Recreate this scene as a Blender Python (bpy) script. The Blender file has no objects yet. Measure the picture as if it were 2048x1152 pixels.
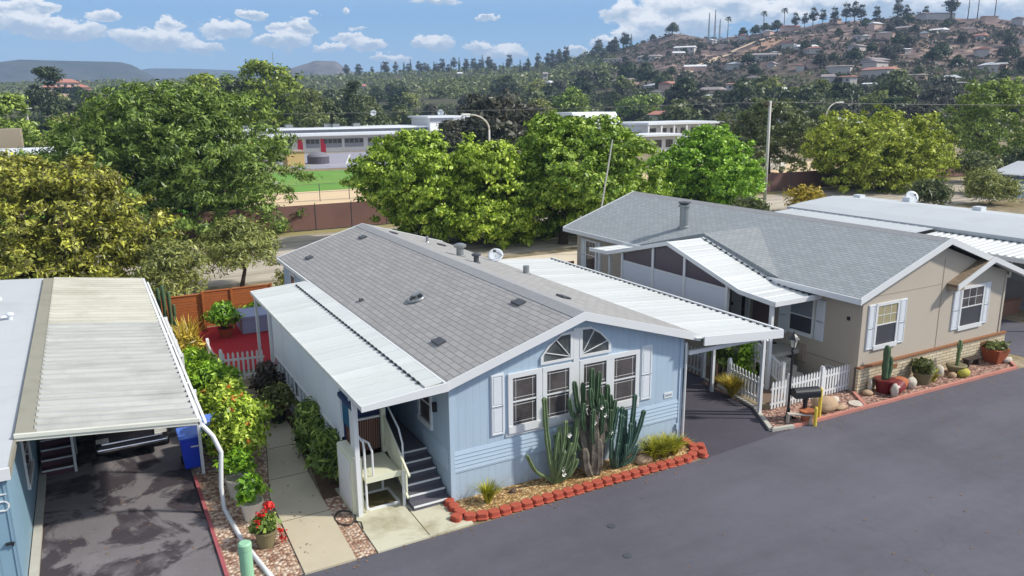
import bpy, math, random
import numpy as np
from mathutils import Vector, Matrix, noise as mnoise

random.seed(7)
SC = bpy.context.scene
COL = SC.collection
PI = math.pi

# ------------------------------------------------------------------ helpers
def tag(o, label=None, cat=None, group=None, kind=None):
    if label: o['label'] = label
    if cat: o['category'] = cat
    if group: o['group'] = group
    if kind: o['kind'] = kind
    return o

def empty(name, loc, label=None, cat=None, group=None):
    o = bpy.data.objects.new(name, None)
    COL.objects.link(o)
    o.location = loc
    o.empty_display_size = 0.2
    return tag(o, label, cat, group)

def wloc(o):
    v = Vector((0, 0, 0))
    while o is not None:
        v += Vector(o.location)
        o = o.parent
    return v

class MB:
    def __init__(s, T=None):
        s.v = []; s.f = []; s.m = []; s.T = T; s.mi = 0
    def _add(s, vs, fs):
        n = len(s.v)
        for p in vs:
            s.v.append(tuple(s.T(*p)) if s.T else tuple(p))
        for f in fs:
            s.f.append([i + n for i in f]); s.m.append(s.mi)
    def quad(s, *pts):
        s._add(pts, [list(range(len(pts)))])
    def box(s, x0, x1, y0, y1, z0, z1):
        s._add([(x0,y0,z0),(x1,y0,z0),(x1,y1,z0),(x0,y1,z0),(x0,y0,z1),(x1,y0,z1),(x1,y1,z1),(x0,y1,z1)],
               [[0,3,2,1],[4,5,6,7],[0,1,5,4],[1,2,6,5],[2,3,7,6],[3,0,4,7]])
    def prism(s, pts, axis, a, b):
        # polygon in the two other axes, extruded from a to b along axis
        def P(p, t):
            if axis == 'y': return (p[0], t, p[1])
            if axis == 'x': return (t, p[0], p[1])
            return (p[0], p[1], t)
        n = len(pts)
        vs = [P(p, a) for p in pts] + [P(p, b) for p in pts]
        fs = [list(range(n)), list(range(2*n-1, n-1, -1))]
        for i in range(n):
            j = (i+1) % n
            fs.append([i, i+n, j+n, j])
        s._add(vs, fs)
    def obox(s, c, ax, ay, az):
        c = Vector(c); ax = Vector(ax); ay = Vector(ay); az = Vector(az)
        vs = [c+ax*i+ay*j+az*k for k in (-1,1) for (i,j) in ((-1,-1),(1,-1),(1,1),(-1,1))]
        s._add(vs, [[0,3,2,1],[4,5,6,7],[0,1,5,4],[1,2,6,5],[2,3,7,6],[3,0,4,7]])
    def bar(s, a, b, w, h=None):
        # square bar between two points
        a = Vector(a); b = Vector(b); d = (b-a)
        L = d.length
        if L < 1e-6: return
        d.normalize()
        up = Vector((0,0,1)) if abs(d.z) < .95 else Vector((0,1,0))
        sx = d.cross(up).normalized(); sy = sx.cross(d).normalized()
        s.obox((a+b)/2, sx*w/2, d*L/2, sy*(h or w)/2)
    def tube(s, pts, r, seg=8, caps=True, star=0):
        pts = [Vector(p) for p in pts]
        n = len(pts)
        if not hasattr(r, '__len__'): r = [r]*n
        d0 = (pts[1]-pts[0]).normalized()
        u = d0.orthogonal().normalized()
        base = []
        vs = []
        for i, p in enumerate(pts):
            d = (pts[min(i+1,n-1)] - pts[max(i-1,0)]).normalized()
            u = (u - d*u.dot(d)).normalized()
            w = d.cross(u)
            for k in range(seg):
                a = 2*PI*k/seg
                rr = r[i]*(1 - (star if k % 2 else 0))
                vs.append(p + (u*math.cos(a) + w*math.sin(a))*rr)
        fs = []
        for i in range(n-1):
            for k in range(seg):
                k2 = (k+1) % seg
                fs.append([i*seg+k, i*seg+k2, (i+1)*seg+k2, (i+1)*seg+k])
        if caps:
            fs.append(list(range(seg-1,-1,-1)))
            fs.append([(n-1)*seg+k for k in range(seg)])
        s._add(vs, fs)
    def lathe(s, prof, c=(0,0,0), seg=20):
        vs = []; fs = []
        for (r, z) in prof:
            for k in range(seg):
                a = 2*PI*k/seg
                vs.append((c[0]+r*math.cos(a), c[1]+r*math.sin(a), c[2]+z))
        n = len(prof)
        for i in range(n-1):
            for k in range(seg):
                k2 = (k+1) % seg
                fs.append([i*seg+k, i*seg+k2, (i+1)*seg+k2, (i+1)*seg+k])
        fs.append(list(range(seg-1,-1,-1)))
        fs.append([(n-1)*seg+k for k in range(seg)])
        s._add(vs, fs)
    def build(s, name, mat, parent=None, loc=None, smooth=False, bevel=0):
        off = Vector(loc) if loc is not None else Vector((0,0,0))
        if parent is not None: off = wloc(parent) + off
        me = bpy.data.meshes.new(name)
        me.from_pydata([tuple(Vector(p)-off) for p in s.v], [], s.f)
        mats = mat if isinstance(mat, (list, tuple)) else [mat]
        for m in mats: me.materials.append(m)
        if len(mats) > 1: me.polygons.foreach_set('material_index', s.m)
        if smooth: me.polygons.foreach_set('use_smooth', [True]*len(me.polygons))
        me.update()
        o = bpy.data.objects.new(name, me)
        COL.objects.link(o)
        if parent is not None: o.parent = parent
        if loc is not None: o.location = loc
        if bevel:
            b = o.modifiers.new('bevel', 'BEVEL'); b.width = bevel; b.segments = 2; b.limit_method = 'ANGLE'
        return o

def quad_mesh(name, V, mats, parent=None, loc=None, extra=None):
    """one object from an (4N,3) array of leaf quads; extra = MB with more faces (second material)"""
    V = np.asarray(V, dtype=np.float32)
    off = Vector(loc) if loc is not None else Vector((0,0,0))
    if parent is not None: off = wloc(parent) + off
    V = V - np.array(off, dtype=np.float32)
    nq = len(V)//4
    ev = []; ef = []
    if extra is not None:
        ev = [tuple(Vector(p)-off) for p in extra.v]; ef = extra.f
    nv = len(V) + len(ev)
    me = bpy.data.meshes.new(name)
    me.vertices.add(nv)
    co = np.concatenate([V, np.array(ev, dtype=np.float32).reshape(-1,3)]) if ev else V
    me.vertices.foreach_set('co', co.ravel())
    li = list(range(nq*4)); starts = list(range(0, nq*4, 4)); tot = [4]*nq
    for f in ef:
        starts.append(len(li)); tot.append(len(f)); li += [i + len(V) for i in f]
    me.loops.add(len(li)); me.polygons.add(len(starts))
    me.loops.foreach_set('vertex_index', li)
    me.polygons.foreach_set('loop_start', starts)
    me.polygons.foreach_set('loop_total', tot)
    mats = mats if isinstance(mats, (list, tuple)) else [mats]
    for m in mats: me.materials.append(m)
    if len(mats) > 1:
        me.polygons.foreach_set('material_index', [0]*nq + [1]*len(ef))
    me.update(calc_edges=True)
    me.validate()
    o = bpy.data.objects.new(name, me)
    COL.objects.link(o)
    if parent is not None: o.parent = parent
    if loc is not None: o.location = loc
    return o

def dup(o, parent=None, loc=None, rz=None, scale=None, label=None):
    c = o.copy()
    COL.objects.link(c)
    if parent is not None: c.parent = parent
    if loc is not None: c.location = loc
    if rz is not None: c.rotation_euler = (0,0,rz)
    if scale is not None: c.scale = scale if hasattr(scale,'__len__') else (scale,)*3
    if label: c['label'] = label
    for ch in list(o.children): dup(ch, c)
    return c

# ------------------------------------------------------------------ materials
def lin(r, g, b):
    f = lambda c: (c/255)/12.92 if c/255 <= .04045 else ((c/255+.055)/1.055)**2.4
    return (f(r), f(g), f(b))

class NT:
    def __init__(s, tree):
        s.t = tree
    def n(s, kind, **kw):
        nd = s.t.nodes.new(kind)
        for k, v in kw.items(): setattr(nd, k, v)
        return nd
    def l(s, a, b): s.t.links.new(a, b)
    def math(s, op, a, b=None, c=None, clamp=False):
        nd = s.n('ShaderNodeMath', operation=op, use_clamp=clamp)
        for i, x in enumerate((a, b, c)):
            if x is None: continue
            if isinstance(x, (int, float)): nd.inputs[i].default_value = x
            else: s.l(x, nd.inputs[i])
        return nd.outputs[0]
    def mix(s, fac, a, b, mode='MIX'):
        nd = s.n('ShaderNodeMix', data_type='RGBA', blend_type=mode)
        for i, x in ((0, fac), (6, a), (7, b)):
            if isinstance(x, (int, float)): nd.inputs[i].default_value = x
            elif isinstance(x, tuple): nd.inputs[i].default_value = (*x[:3], 1)
            else: s.l(x, nd.inputs[i])
        return nd.outputs[2]
    def noise(s, vec, scale, detail=4, rough=.55, dist=0):
        nd = s.n('ShaderNodeTexNoise')
        nd.inputs['Scale'].default_value = scale; nd.inputs['Detail'].default_value = detail
        nd.inputs['Roughness'].default_value = rough; nd.inputs['Distortion'].default_value = dist
        if vec is not None: s.l(vec, nd.inputs['Vector'])
        return nd.outputs['Fac']
    def ramp(s, fac, stops, interp='LINEAR'):
        nd = s.n('ShaderNodeValToRGB')
        nd.color_ramp.interpolation = interp
        els = nd.color_ramp.elements
        while len(els) < len(stops): els.new(0.5)
        for e, (p, c) in zip(els, stops):
            e.position = p; e.color = (*c[:3], 1) if hasattr(c,'__len__') else (c,c,c,1)
        s.l(fac, nd.inputs[0])
        return nd.outputs[0]
    def remap(s, x, a, b, c=0, d=1):
        nd = s.n('ShaderNodeMapRange'); nd.clamp = True
        nd.inputs[1].default_value=a; nd.inputs[2].default_value=b; nd.inputs[3].default_value=c; nd.inputs[4].default_value=d
        s.l(x, nd.inputs[0]); return nd.outputs[0]

def newmat(name):
    m = bpy.data.materials.new(name); m.use_nodes = True
    t = m.node_tree; nt = NT(t)
    bs = t.nodes['Principled BSDF']
    return m, nt, bs

def coords(nt, kind='Object'):
    if kind == 'World':
        return nt.n('ShaderNodeNewGeometry').outputs['Position']
    return nt.n('ShaderNodeTexCoord').outputs[kind]

def mul(c, k): return tuple(max(0, min(1, x*k)) for x in c[:3])

def mat(name, col, rough=.6, var=.12, scale=3.0, bump=0, bscale=30, metal=0, spec=.5, dirt=0, dirtcol=None, dscale=1.2, kind='Object'):
    """plain surface with mottled colour, optional grain bump and blotchy dirt"""
    m, nt, bs = newmat(name)
    co = coords(nt, kind)
    f = nt.noise(co, scale, 5, .6)
    c = nt.mix(f, mul(col, 1-var), mul(col, 1+var))
    if dirt:
        d = nt.remap(nt.noise(co, dscale, 6, .65, .4), .5, .72, 0, dirt)
        c = nt.mix(d, c, dirtcol or mul(col, .45))
    nt.l(c, bs.inputs['Base Color'])
    bs.inputs['Roughness'].default_value = rough
    bs.inputs['Metallic'].default_value = metal
    bs.inputs['Specular IOR Level'].default_value = spec
    if bump:
        b = nt.n('ShaderNodeBump'); b.inputs['Strength'].default_value = bump; b.inputs['Distance'].default_value = .02
        nt.l(nt.noise(co, bscale, 3), b.inputs['Height']); nt.l(b.outputs[0], bs.inputs['Normal'])
    return m

def leafmat(name, dark, mid, light, trans=.2, clump=1.4):
    m, nt, bs = newmat(name)
    t = m.node_tree
    geo = nt.n('ShaderNodeNewGeometry')
    oi = nt.n('ShaderNodeObjectInfo')
    co = coords(nt, 'Object')
    f1 = geo.outputs['Random Per Island']
    f2 = nt.noise(co, clump, 3, .6)
    f2 = nt.remap(f2, .3, .7)
    f = nt.math('ADD', nt.math('MULTIPLY', f1, .55), nt.math('MULTIPLY', f2, .45))
    c = nt.ramp(f, [(0.10, dark), (.44, mid), (.78, light)])
    hs = nt.n('ShaderNodeHueSaturation')
    nt.l(c, hs.inputs['Color'])
    nt.l(nt.remap(oi.outputs['Random'], 0, 1, .490, .510), hs.inputs['Hue'])
    nt.l(nt.remap(oi.outputs['Random'], 0, 1, 1.2, .8), hs.inputs['Value'])
    df = nt.n('ShaderNodeBsdfDiffuse'); tr = nt.n('ShaderNodeBsdfTranslucent'); gl = nt.n('ShaderNodeBsdfGlossy')
    gl.inputs['Roughness'].default_value = .45
    mx = nt.n('ShaderNodeMixShader'); mx.inputs[0].default_value = trans
    nt.l(hs.outputs[0], df.inputs[0])
    nt.l(hs.outputs[0], tr.inputs[0])
    nt.l(df.outputs[0], mx.inputs[1]); nt.l(tr.outputs[0], mx.inputs[2])
    m2 = nt.n('ShaderNodeMixShader'); m2.inputs[0].default_value = .04
    nt.l(mx.outputs[0], m2.inputs[1]); nt.l(gl.outputs[0], m2.inputs[2])
    out = t.nodes['Material Output']
    nt.l(m2.outputs[0], out.inputs['Surface'])
    return m

def siding_mat(name, col, axis, pitch=.2, depth=.5, var=.05):
    """painted grooved panel siding: grooves every pitch metres along axis (0=x, 1=y, 2=z)"""
    m, nt, bs = newmat(name)
    co = coords(nt, 'World')
    sp = nt.n('ShaderNodeSeparateXYZ'); nt.l(co, sp.inputs[0])
    u = nt.math('FRACT', nt.math('DIVIDE', sp.outputs[axis], pitch))
    g = nt.math('LESS_THAN', u, .055)
    f = nt.noise(co, 1.1, 6, .6)
    st = nt.n('ShaderNodeMapping'); st.inputs['Scale'].default_value = (6, 6, .5)
    nt.l(co, st.inputs['Vector'])
    streak = nt.remap(nt.noise(st.outputs[0], 1.0, 4), .45, .75, 0, .22)
    c = nt.mix(f, mul(col, 1-var), mul(col, 1+var))
    c = nt.mix(streak, c, mul(col, .74))
    lowz = nt.remap(sp.outputs[2], 0, .55, 1, 0)
    spl = nt.math('MULTIPLY', lowz, nt.remap(nt.noise(co, 3.5, 6, .65), .42, .62, 0, .55))
    c = nt.mix(spl, c, lin(150,140,122))
    c = nt.mix(nt.math('MULTIPLY', g, depth), c, mul(col, .45))
    nt.l(c, bs.inputs['Base Color'])
    bs.inputs['Roughness'].default_value = .65
    b = nt.n('ShaderNodeBump'); b.inputs['Strength'].default_value = .6; b.inputs['Distance'].default_value = .01; b.invert = True
    nt.l(g, b.inputs['Height']); nt.l(b.outputs[0], bs.inputs['Normal'])
    return m

def shingle_mat(name, col, slope_k, bw=.33, bh=.145, var=.3, mortar=.55, swap=False):
    """asphalt shingles: courses parallel to y; slope distance = x*slope_k"""
    m, nt, bs = newmat(name)
    co = coords(nt, 'World')
    sp = nt.n('ShaderNodeSeparateXYZ'); nt.l(co, sp.inputs[0])
    cb = nt.n('ShaderNodeCombineXYZ')
    nt.l(sp.outputs[0 if swap else 1], cb.inputs[0]); nt.l(nt.math('MULTIPLY', sp.outputs[1 if swap else 0], slope_k), cb.inputs[1])
    br = nt.n('ShaderNodeTexBrick')
    br.inputs['Scale'].default_value = 1; br.inputs['Brick Width'].default_value = bw; br.inputs['Row Height'].default_value = bh
    br.inputs['Mortar Size'].default_value = .013; br.inputs['Mortar Smooth'].default_value = .3; br.inputs['Bias'].default_value = -.1
    br.inputs['Color1'].default_value = (*mul(col, 1-var), 1); br.inputs['Color2'].default_value = (*mul(col, 1+var), 1)
    br.inputs['Mortar'].default_value = (*mul(col, mortar), 1)
    nt.l(cb.outputs[0], br.inputs['Vector'])
    f = nt.noise(co, .5, 5, .6)
    c = nt.mix(nt.remap(f, .3, .7, 0, .35), br.outputs['Color'], mul(col, .8))
    g = nt.noise(co, 60, 2)
    c = nt.mix(nt.remap(g, .3, .7, 0, .25), c, mul(col, 1.35))
    nt.l(c, bs.inputs['Base Color']); bs.inputs['Roughness'].default_value = .9
    bs.inputs['Specular IOR Level'].default_value = .2
    b = nt.n('ShaderNodeBump'); b.inputs['Strength'].default_value = .5; b.inputs['Distance'].default_value = .01
    nt.l(nt.math('SUBTRACT', 1, br.outputs['Fac']), b.inputs['Height']); nt.l(b.outputs[0], bs.inputs['Normal'])
    return m

def brick_mat(name, c1, c2, mortar, bw, bh, ax=0, ms=.012):
    m, nt, bs = newmat(name)
    co = coords(nt, 'World')
    sp = nt.n('ShaderNodeSeparateXYZ'); nt.l(co, sp.inputs[0])
    cb = nt.n('ShaderNodeCombineXYZ')
    nt.l(sp.outputs[ax], cb.inputs[0]); nt.l(sp.outputs[2], cb.inputs[1])
    br = nt.n('ShaderNodeTexBrick'); br.inputs['Scale'].default_value = 1
    br.inputs['Brick Width'].default_value = bw; br.inputs['Row Height'].default_value = bh
    br.inputs['Mortar Size'].default_value = ms
    for k, c in (('Color1', c1), ('Color2', c2), ('Mortar', mortar)): br.inputs[k].default_value = (*c, 1)
    nt.l(cb.outputs[0], br.inputs['Vector'])
    c = nt.mix(nt.remap(nt.noise(co, 2.5, 5), .35, .7, 0, .3), br.outputs['Color'], mul(c1, .6))
    nt.l(c, bs.inputs['Base Color']); bs.inputs['Roughness'].default_value = .85
    b = nt.n('ShaderNodeBump'); b.inputs['Strength'].default_value = .7; b.inputs['Distance'].default_value = .015
    nt.l(nt.math('SUBTRACT', 1, br.outputs['Fac']), b.inputs['Height']); nt.l(b.outputs[0], bs.inputs['Normal'])
    return m

def gravel_mat(name, cols, scale=14, bump=1.0):
    m, nt, bs = newmat(name)
    co = coords(nt, 'World')
    v = nt.n('ShaderNodeTexVoronoi'); v.inputs['Scale'].default_value = scale
    nt.l(co, v.inputs['Vector'])
    sp = nt.n('ShaderNodeSeparateColor'); nt.l(v.outputs['Color'], sp.inputs[0])
    n = len(cols)
    c = nt.ramp(sp.outputs[0], [((i+.5)/n, cc) for i, cc in enumerate(cols)], 'LINEAR')
    edge = nt.remap(v.outputs['Distance'], .4, .8, 0, .55)
    c = nt.mix(edge, c, mul(cols[0], .3))
    big = nt.remap(nt.noise(co, .8, 4), .35, .7, 0, .3)
    c = nt.mix(big, c, mul(cols[0], .7))
    nt.l(c, bs.inputs['Base Color']); bs.inputs['Roughness'].default_value = .9
    b = nt.n('ShaderNodeBump'); b.inputs['Strength'].default_value = bump; b.inputs['Distance'].default_value = .04; b.invert = True
    nt.l(v.outputs['Distance'], b.inputs['Height']); nt.l(b.outputs[0], bs.inputs['Normal'])
    return m

def asphalt_mat(name, col, stain=.0, stcol=None, streak=.15):
    m, nt, bs = newmat(name)
    co = coords(nt, 'World')
    c = nt.mix(nt.noise(co, 45, 3, .7), mul(col, .72), mul(col, 1.3))
    mp = nt.n('ShaderNodeMapping'); mp.inputs['Scale'].default_value = (.12, .9, 1); nt.l(co, mp.inputs['Vector'])
    c = nt.mix(nt.remap(nt.noise(mp.outputs[0], 1.1, 6, .6), .38, .7, 0, streak*2.4), c, mul(col, 1.45))
    c = nt.mix(nt.remap(nt.noise(co, .35, 6, .65), .42, .66, 0, .42), c, mul(col, .70))
    c = nt.mix(nt.remap(nt.noise(co, .13, 5, .6), .45, .7, 0, .45), c, mul(col, 1.5))
    c = nt.mix(nt.remap(nt.noise(co, 7, 6, .75), .55, .75, 0, .35), c, mul(col, 1.7))
    c = nt.mix(nt.remap(nt.noise(co, 1.7, 3, .5), .70, .76, 0, .5), c, mul(col, .45))
    # a few dark tar seams and drips
    vo = nt.n('ShaderNodeTexVoronoi'); vo.feature = 'DISTANCE_TO_EDGE'; vo.inputs['Scale'].default_value = .16
    wr = nt.n('ShaderNodeVectorMath', operation='ADD')
    ns = nt.n('ShaderNodeTexNoise'); ns.inputs['Scale'].default_value = .8; nt.l(co, ns.inputs['Vector'])
    nt.l(co, wr.inputs[0]); nt.l(ns.outputs['Color'], wr.inputs[1]); nt.l(wr.outputs[0], vo.inputs['Vector'])
    crack = nt.math('MULTIPLY', nt.remap(vo.outputs['Distance'], .0015, .006, 1, 0), nt.remap(nt.noise(co, .3, 2), .48, .6))
    c = nt.mix(nt.math('MULTIPLY', crack, .16), c, mul(col, .4))
    if stain:
        s = nt.remap(nt.noise(co, .55, 7, .62, .8), .485, .535, 0, stain)
        c = nt.mix(s, c, stcol)
        s2 = nt.remap(nt.noise(co, .9, 5, .6, .3), .55, .75, 0, .5)
        c = nt.mix(s2, c, mul(col, 1.7))
    nt.l(c, bs.inputs['Base Color'])
    nt.l(nt.remap(nt.noise(co, 3, 4), .3, .7, .7, .95), bs.inputs['Roughness'])
    bs.inputs['Specular IOR Level'].default_value = .3
    b = nt.n('ShaderNodeBump'); b.inputs['Strength'].default_value = .35; b.inputs['Distance'].default_value = .01
    nt.l(nt.noise(co, 90, 2), b.inputs['Height']); nt.l(b.outputs[0], bs.inputs['Normal'])
    return m

def glass_mat(name, col, rough=.06):
    m, nt, bs = newmat(name)
    co = coords(nt, 'World')
    c = nt.mix(nt.remap(nt.noise(co, 1.6, 3), .3, .7), mul(col, .45), mul(col, 1.8))
    spz = nt.n('ShaderNodeSeparateXYZ'); nt.l(co, spz.inputs[0])
    sl = nt.math('FRACT', nt.math('DIVIDE', spz.outputs[2], .05))
    bl = nt.math('MULTIPLY', nt.remap(sl, .35, .6), nt.remap(nt.noise(co, .7, 2), .42, .58, 0, .5))
    c = nt.mix(bl, c, mul(col, 2.6))
    nt.l(c, bs.inputs['Base Color']); bs.inputs['Roughness'].default_value = rough
    bs.inputs['Specular IOR Level'].default_value = .6
    return m

M = {}
M['blue_x'] = siding_mat('blue_siding_front', lin(173,192,207), 0, .2, .25)
M['blue_y'] = siding_mat('blue_siding_side', lin(170,189,205), 1, .2, .25)
M['blue_lap'] = mat('blue_lap_siding', lin(175,194,209), .65, .05, 2)
M['blue_left_x'] = siding_mat('steel_blue_siding_front', lin(128,160,178), 0, .3)
M['blue_left_y'] = siding_mat('steel_blue_siding_side', lin(128,160,178), 1, .3)
M['white'] = mat('white_paint', (.78,.79,.78), .5, .04, 2.5, dirt=.25, dirtcol=(.5,.49,.45), dscale=2)
M['white_trim'] = mat('white_trim_paint', (.72,.73,.72), .45, .03, 2)
M['shutter'] = mat('white_shutter_paint', (.70,.73,.75), .55, .04, 3)
M['panel_white'] = mat('white_vinyl_panel', (.70,.73,.76), .5, .05, 1.2, dirt=.2, dirtcol=(.5,.52,.55), dscale=.9)
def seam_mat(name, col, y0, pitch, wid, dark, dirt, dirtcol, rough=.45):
    # sheet metal with seam shadow lines painted as dark stripes, rust freckles and drip streaks
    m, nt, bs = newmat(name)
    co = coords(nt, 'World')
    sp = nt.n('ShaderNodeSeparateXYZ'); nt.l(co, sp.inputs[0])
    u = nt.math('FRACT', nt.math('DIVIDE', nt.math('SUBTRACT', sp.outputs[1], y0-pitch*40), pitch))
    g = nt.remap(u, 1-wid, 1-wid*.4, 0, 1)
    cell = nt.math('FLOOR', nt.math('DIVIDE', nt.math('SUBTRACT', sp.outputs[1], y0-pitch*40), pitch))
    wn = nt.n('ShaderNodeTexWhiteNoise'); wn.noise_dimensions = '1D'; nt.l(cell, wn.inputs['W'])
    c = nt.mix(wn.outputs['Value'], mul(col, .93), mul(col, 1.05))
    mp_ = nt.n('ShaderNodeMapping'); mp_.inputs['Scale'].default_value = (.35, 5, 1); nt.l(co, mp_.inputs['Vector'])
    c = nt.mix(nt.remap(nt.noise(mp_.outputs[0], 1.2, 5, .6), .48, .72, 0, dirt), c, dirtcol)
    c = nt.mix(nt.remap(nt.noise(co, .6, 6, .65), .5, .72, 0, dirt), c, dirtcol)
    c = nt.mix(nt.math('MULTIPLY', nt.math('MULTIPLY', g, dark), nt.remap(nt.noise(co, 2.0, 4), .25, .6, .45, 1)), c, mul(dirtcol, .35))  # seam shade put into the colour, tinted from the dirt tone
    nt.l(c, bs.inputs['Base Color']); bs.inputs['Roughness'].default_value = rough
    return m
M['metal_roof'] = seam_mat('white_metal_roofing', (.64,.66,.63), 16.14, .62, .05, .55, .3, (.46,.47,.42))
M['metal_roof_r'] = seam_mat('bright_metal_roofing', (.63,.645,.625), 16.02, .42, .07, .5, .25, (.5,.51,.48))
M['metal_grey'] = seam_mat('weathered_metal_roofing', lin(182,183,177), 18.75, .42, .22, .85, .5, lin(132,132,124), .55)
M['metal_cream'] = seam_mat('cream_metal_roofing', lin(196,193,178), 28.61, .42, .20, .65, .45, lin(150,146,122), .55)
M['metal_beige'] = mat('beige_metal_flashing', lin(150,146,130), .6, .08, .8, dirt=.4, dirtcol=lin(118,114,96), kind='World')
M['coat_roof'] = mat('coated_roof', lin(186,190,192), .7, .06, .4, dirt=.3, dirtcol=lin(150,152,150), dscale=.5, kind='World')
M['shingle_b'] = shingle_mat('brown_grey_shingles', lin(160,158,155), 1.05, .5, .19, .10, .36)
M['shingle_t'] = shingle_mat('blue_grey_shingles', lin(158,163,164), 1.06, .34, .145, .11, .45)
M['shingle_c'] = shingle_mat('cross_gable_shingles', lin(146,151,152), 1.04, .34, .145, .11, .45, True)
M['shingle_tan'] = shingle_mat('tan_gable_shingles', lin(150,132,110), 1.06, .34, .12, .15)  # tan-brown shingle colour of the small front gable
M['ridge'] = mat('ridge_cap', lin(150,150,150), .9, .2, 6, bump=.3)
M['tan_x'] = mat('tan_stucco_front', lin(187,176,159), .9, .05, 1.5, bump=.25, bscale=60, kind='World')
M['tan_y'] = mat('tan_stucco_side', lin(182,171,154), .9, .06, 1.5, bump=.25, bscale=60, kind='World')
M['tan_trim'] = mat('tan_trim', lin(160,145,125), .8, .05)
M['brick'] = brick_mat('cream_brick', lin(226,212,182), lin(204,188,156), lin(140,124,98), .42, .115)
M['brickcap'] = mat('brown_brick_cap', lin(140,95,62), .85, .3, 9, bump=.4)
M['glass'] = glass_mat('dark_window_glass', (.066,.058,.056))
M['screen'] = mat('grey_window_screen', (.055,.057,.065), .5, .15, 2)
M['blind'] = mat('beige_blind', lin(160,150,115), .8, .2, 8)
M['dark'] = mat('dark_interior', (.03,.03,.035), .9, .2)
M['teal'] = mat('teal_door_paint', lin(25,85,120), .4, .1, 2)
M['navy'] = mat('navy_canvas', lin(38,52,88), .8, .15, 3)
M['asphalt'] = asphalt_mat('road_asphalt', (.100,.097,.116), streak=.2)
M['asphalt_d'] = asphalt_mat('driveway_asphalt', (.075,.068,.085), streak=.05)
M['asphalt_s'] = asphalt_mat('stained_asphalt', (.185,.168,.172), stain=.9, stcol=(.045,.035,.042), streak=.05)
M['concrete'] = mat('path_concrete', lin(192,181,155), .9, .10, 1.5, bump=.2, bscale=70, dirt=.25, dirtcol=lin(160,145,115), dscale=.9, kind='World')
M['slab'] = mat('slab_concrete', lin(200,196,172), .85, .08, 1.2, bump=.2, bscale=60, dirt=.75, dirtcol=lin(140,132,96), dscale=.9, kind='World')
M['joint'] = mat('joint_dark', lin(120,108,86), .9, .2)
M['gravel_l'] = gravel_mat('pale_gravel', [lin(150,112,92), lin(182,146,120), lin(212,184,156), lin(228,208,186)], 13)
M['gravel_y'] = gravel_mat('golden_gravel', [lin(140,104,60), lin(196,158,100), lin(222,192,140)], 13)
M['gravel_p'] = gravel_mat('pink_gravel', [lin(120,86,74), lin(170,128,110), lin(204,170,150)], 12)
M['soil'] = mat('planting_soil', lin(96,74,54), .95, .35, 4, bump=.8, bscale=20, kind='World')
M['kerb_pink'] = mat('pink_concrete_kerb', lin(192,128,112), .85, .15, 4, dirt=.3, kind='World')
M['kerb'] = mat('kerb_concrete', lin(186,182,170), .85, .1, 3, dirt=.3, kind='World')
M['redbrick'] = mat('red_edging_concrete', lin(172,80,58), .8, .22, 5, bump=.35, bscale=25, dirt=.35, dirtcol=lin(150,70,50), dscale=3)
M['carpet'] = mat('red_patio_carpet', lin(178,34,42), .95, .14, 1.5, bump=.3, bscale=60, kind='World')
M['wood'] = mat('brown_fence_wood', lin(165,92,42), .8, .28, 5, bump=.2)
M['bark'] = mat('bark', lin(88,68,52), .95, .35, 4, bump=.6, bscale=12)
M['bark_d'] = mat('dark_bark', lin(60,48,40), .95, .35, 4, bump=.6, bscale=12)
M['step'] = mat('dark_grey_step', lin(92,90,98), .85, .1, 4, bump=.2)
M['maroon'] = mat('maroon_step', lin(96,62,70), .85, .1, 4)
M['cream'] = mat('cream_enamel', lin(222,222,196), .4, .05, 2, dirt=.2, dirtcol=lin(190,188,160))
M['rust'] = mat('brown_grille', lin(96,58,44), .7, .25, 6)
M['bin'] = mat('blue_plastic', lin(38,72,205), .35, .06, 2)
M['bin_lid'] = mat('light_blue_plastic', lin(96,135,230), .35, .06, 2)
M['green_pipe'] = mat('pale_green_paint', lin(150,198,160), .55, .06, 3, dirt=.2)
M['yellow'] = mat('yellow_paint', lin(236,206,80), .5, .1, 4, dirt=.3)
M['black'] = mat('black_metal', (.02,.02,.022), .4, .2, 4)
M['grey_metal'] = mat('galvanised_metal', lin(150,154,154), .4, .15, 4, metal=.6)
M['dark_metal'] = mat('dark_vent_metal', lin(74,76,80), .5, .2, 4)
M['dish'] = mat('dish_enamel', lin(214,218,220), .4, .04)
M['lens'] = glass_mat('lantern_glass', (.5,.48,.4), .15)
M['pot_white'] = mat('white_glazed_pot', lin(214,206,190), .5, .08, 4)
M['pot_olive'] = mat('olive_pot', lin(122,112,80), .7, .15, 4)
M['pot_red'] = mat('dark_red_pot', lin(116,34,36), .35, .12, 4)
M['pot_terra'] = mat('terracotta', lin(150,76,44), .8, .2, 5)
M['rock_tan'] = mat('tan_rock', lin(178,150,120), .9, .25, 4, bump=.6, bscale=8)
M['rock_white'] = mat('pale_rock', lin(196,186,170), .9, .3, 4, bump=.6, bscale=8)
M['rock_orange'] = mat('orange_rock', lin(176,104,66), .9, .25, 4, bump=.6, bscale=8)
M['cactus'] = mat('cactus_green', lin(74,98,66), .65, .5, 9, bump=.5, bscale=30)
M['cactus_b'] = mat('blue_green_cactus', lin(72,100,84), .65, .5, 9, bump=.5, bscale=30)
M['cactus_l'] = mat('light_green_cactus', lin(108,126,84), .65, .5, 9, bump=.5, bscale=30)
M['cactus_old'] = mat('corky_cactus_trunk', lin(104,96,84), .9, .4, 6, bump=.8, bscale=14)
M['flower_w'] = mat('white_flower', (.8,.78,.7), .6, .1)
M['flower_r'] = mat('red_flower', lin(220,40,30), .6, .2)
M['flower_o'] = mat('orange_flower', lin(228,120,50), .6, .2)
M['hose'] = mat('dark_hose', (.03,.03,.025), .5, .2)
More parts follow.
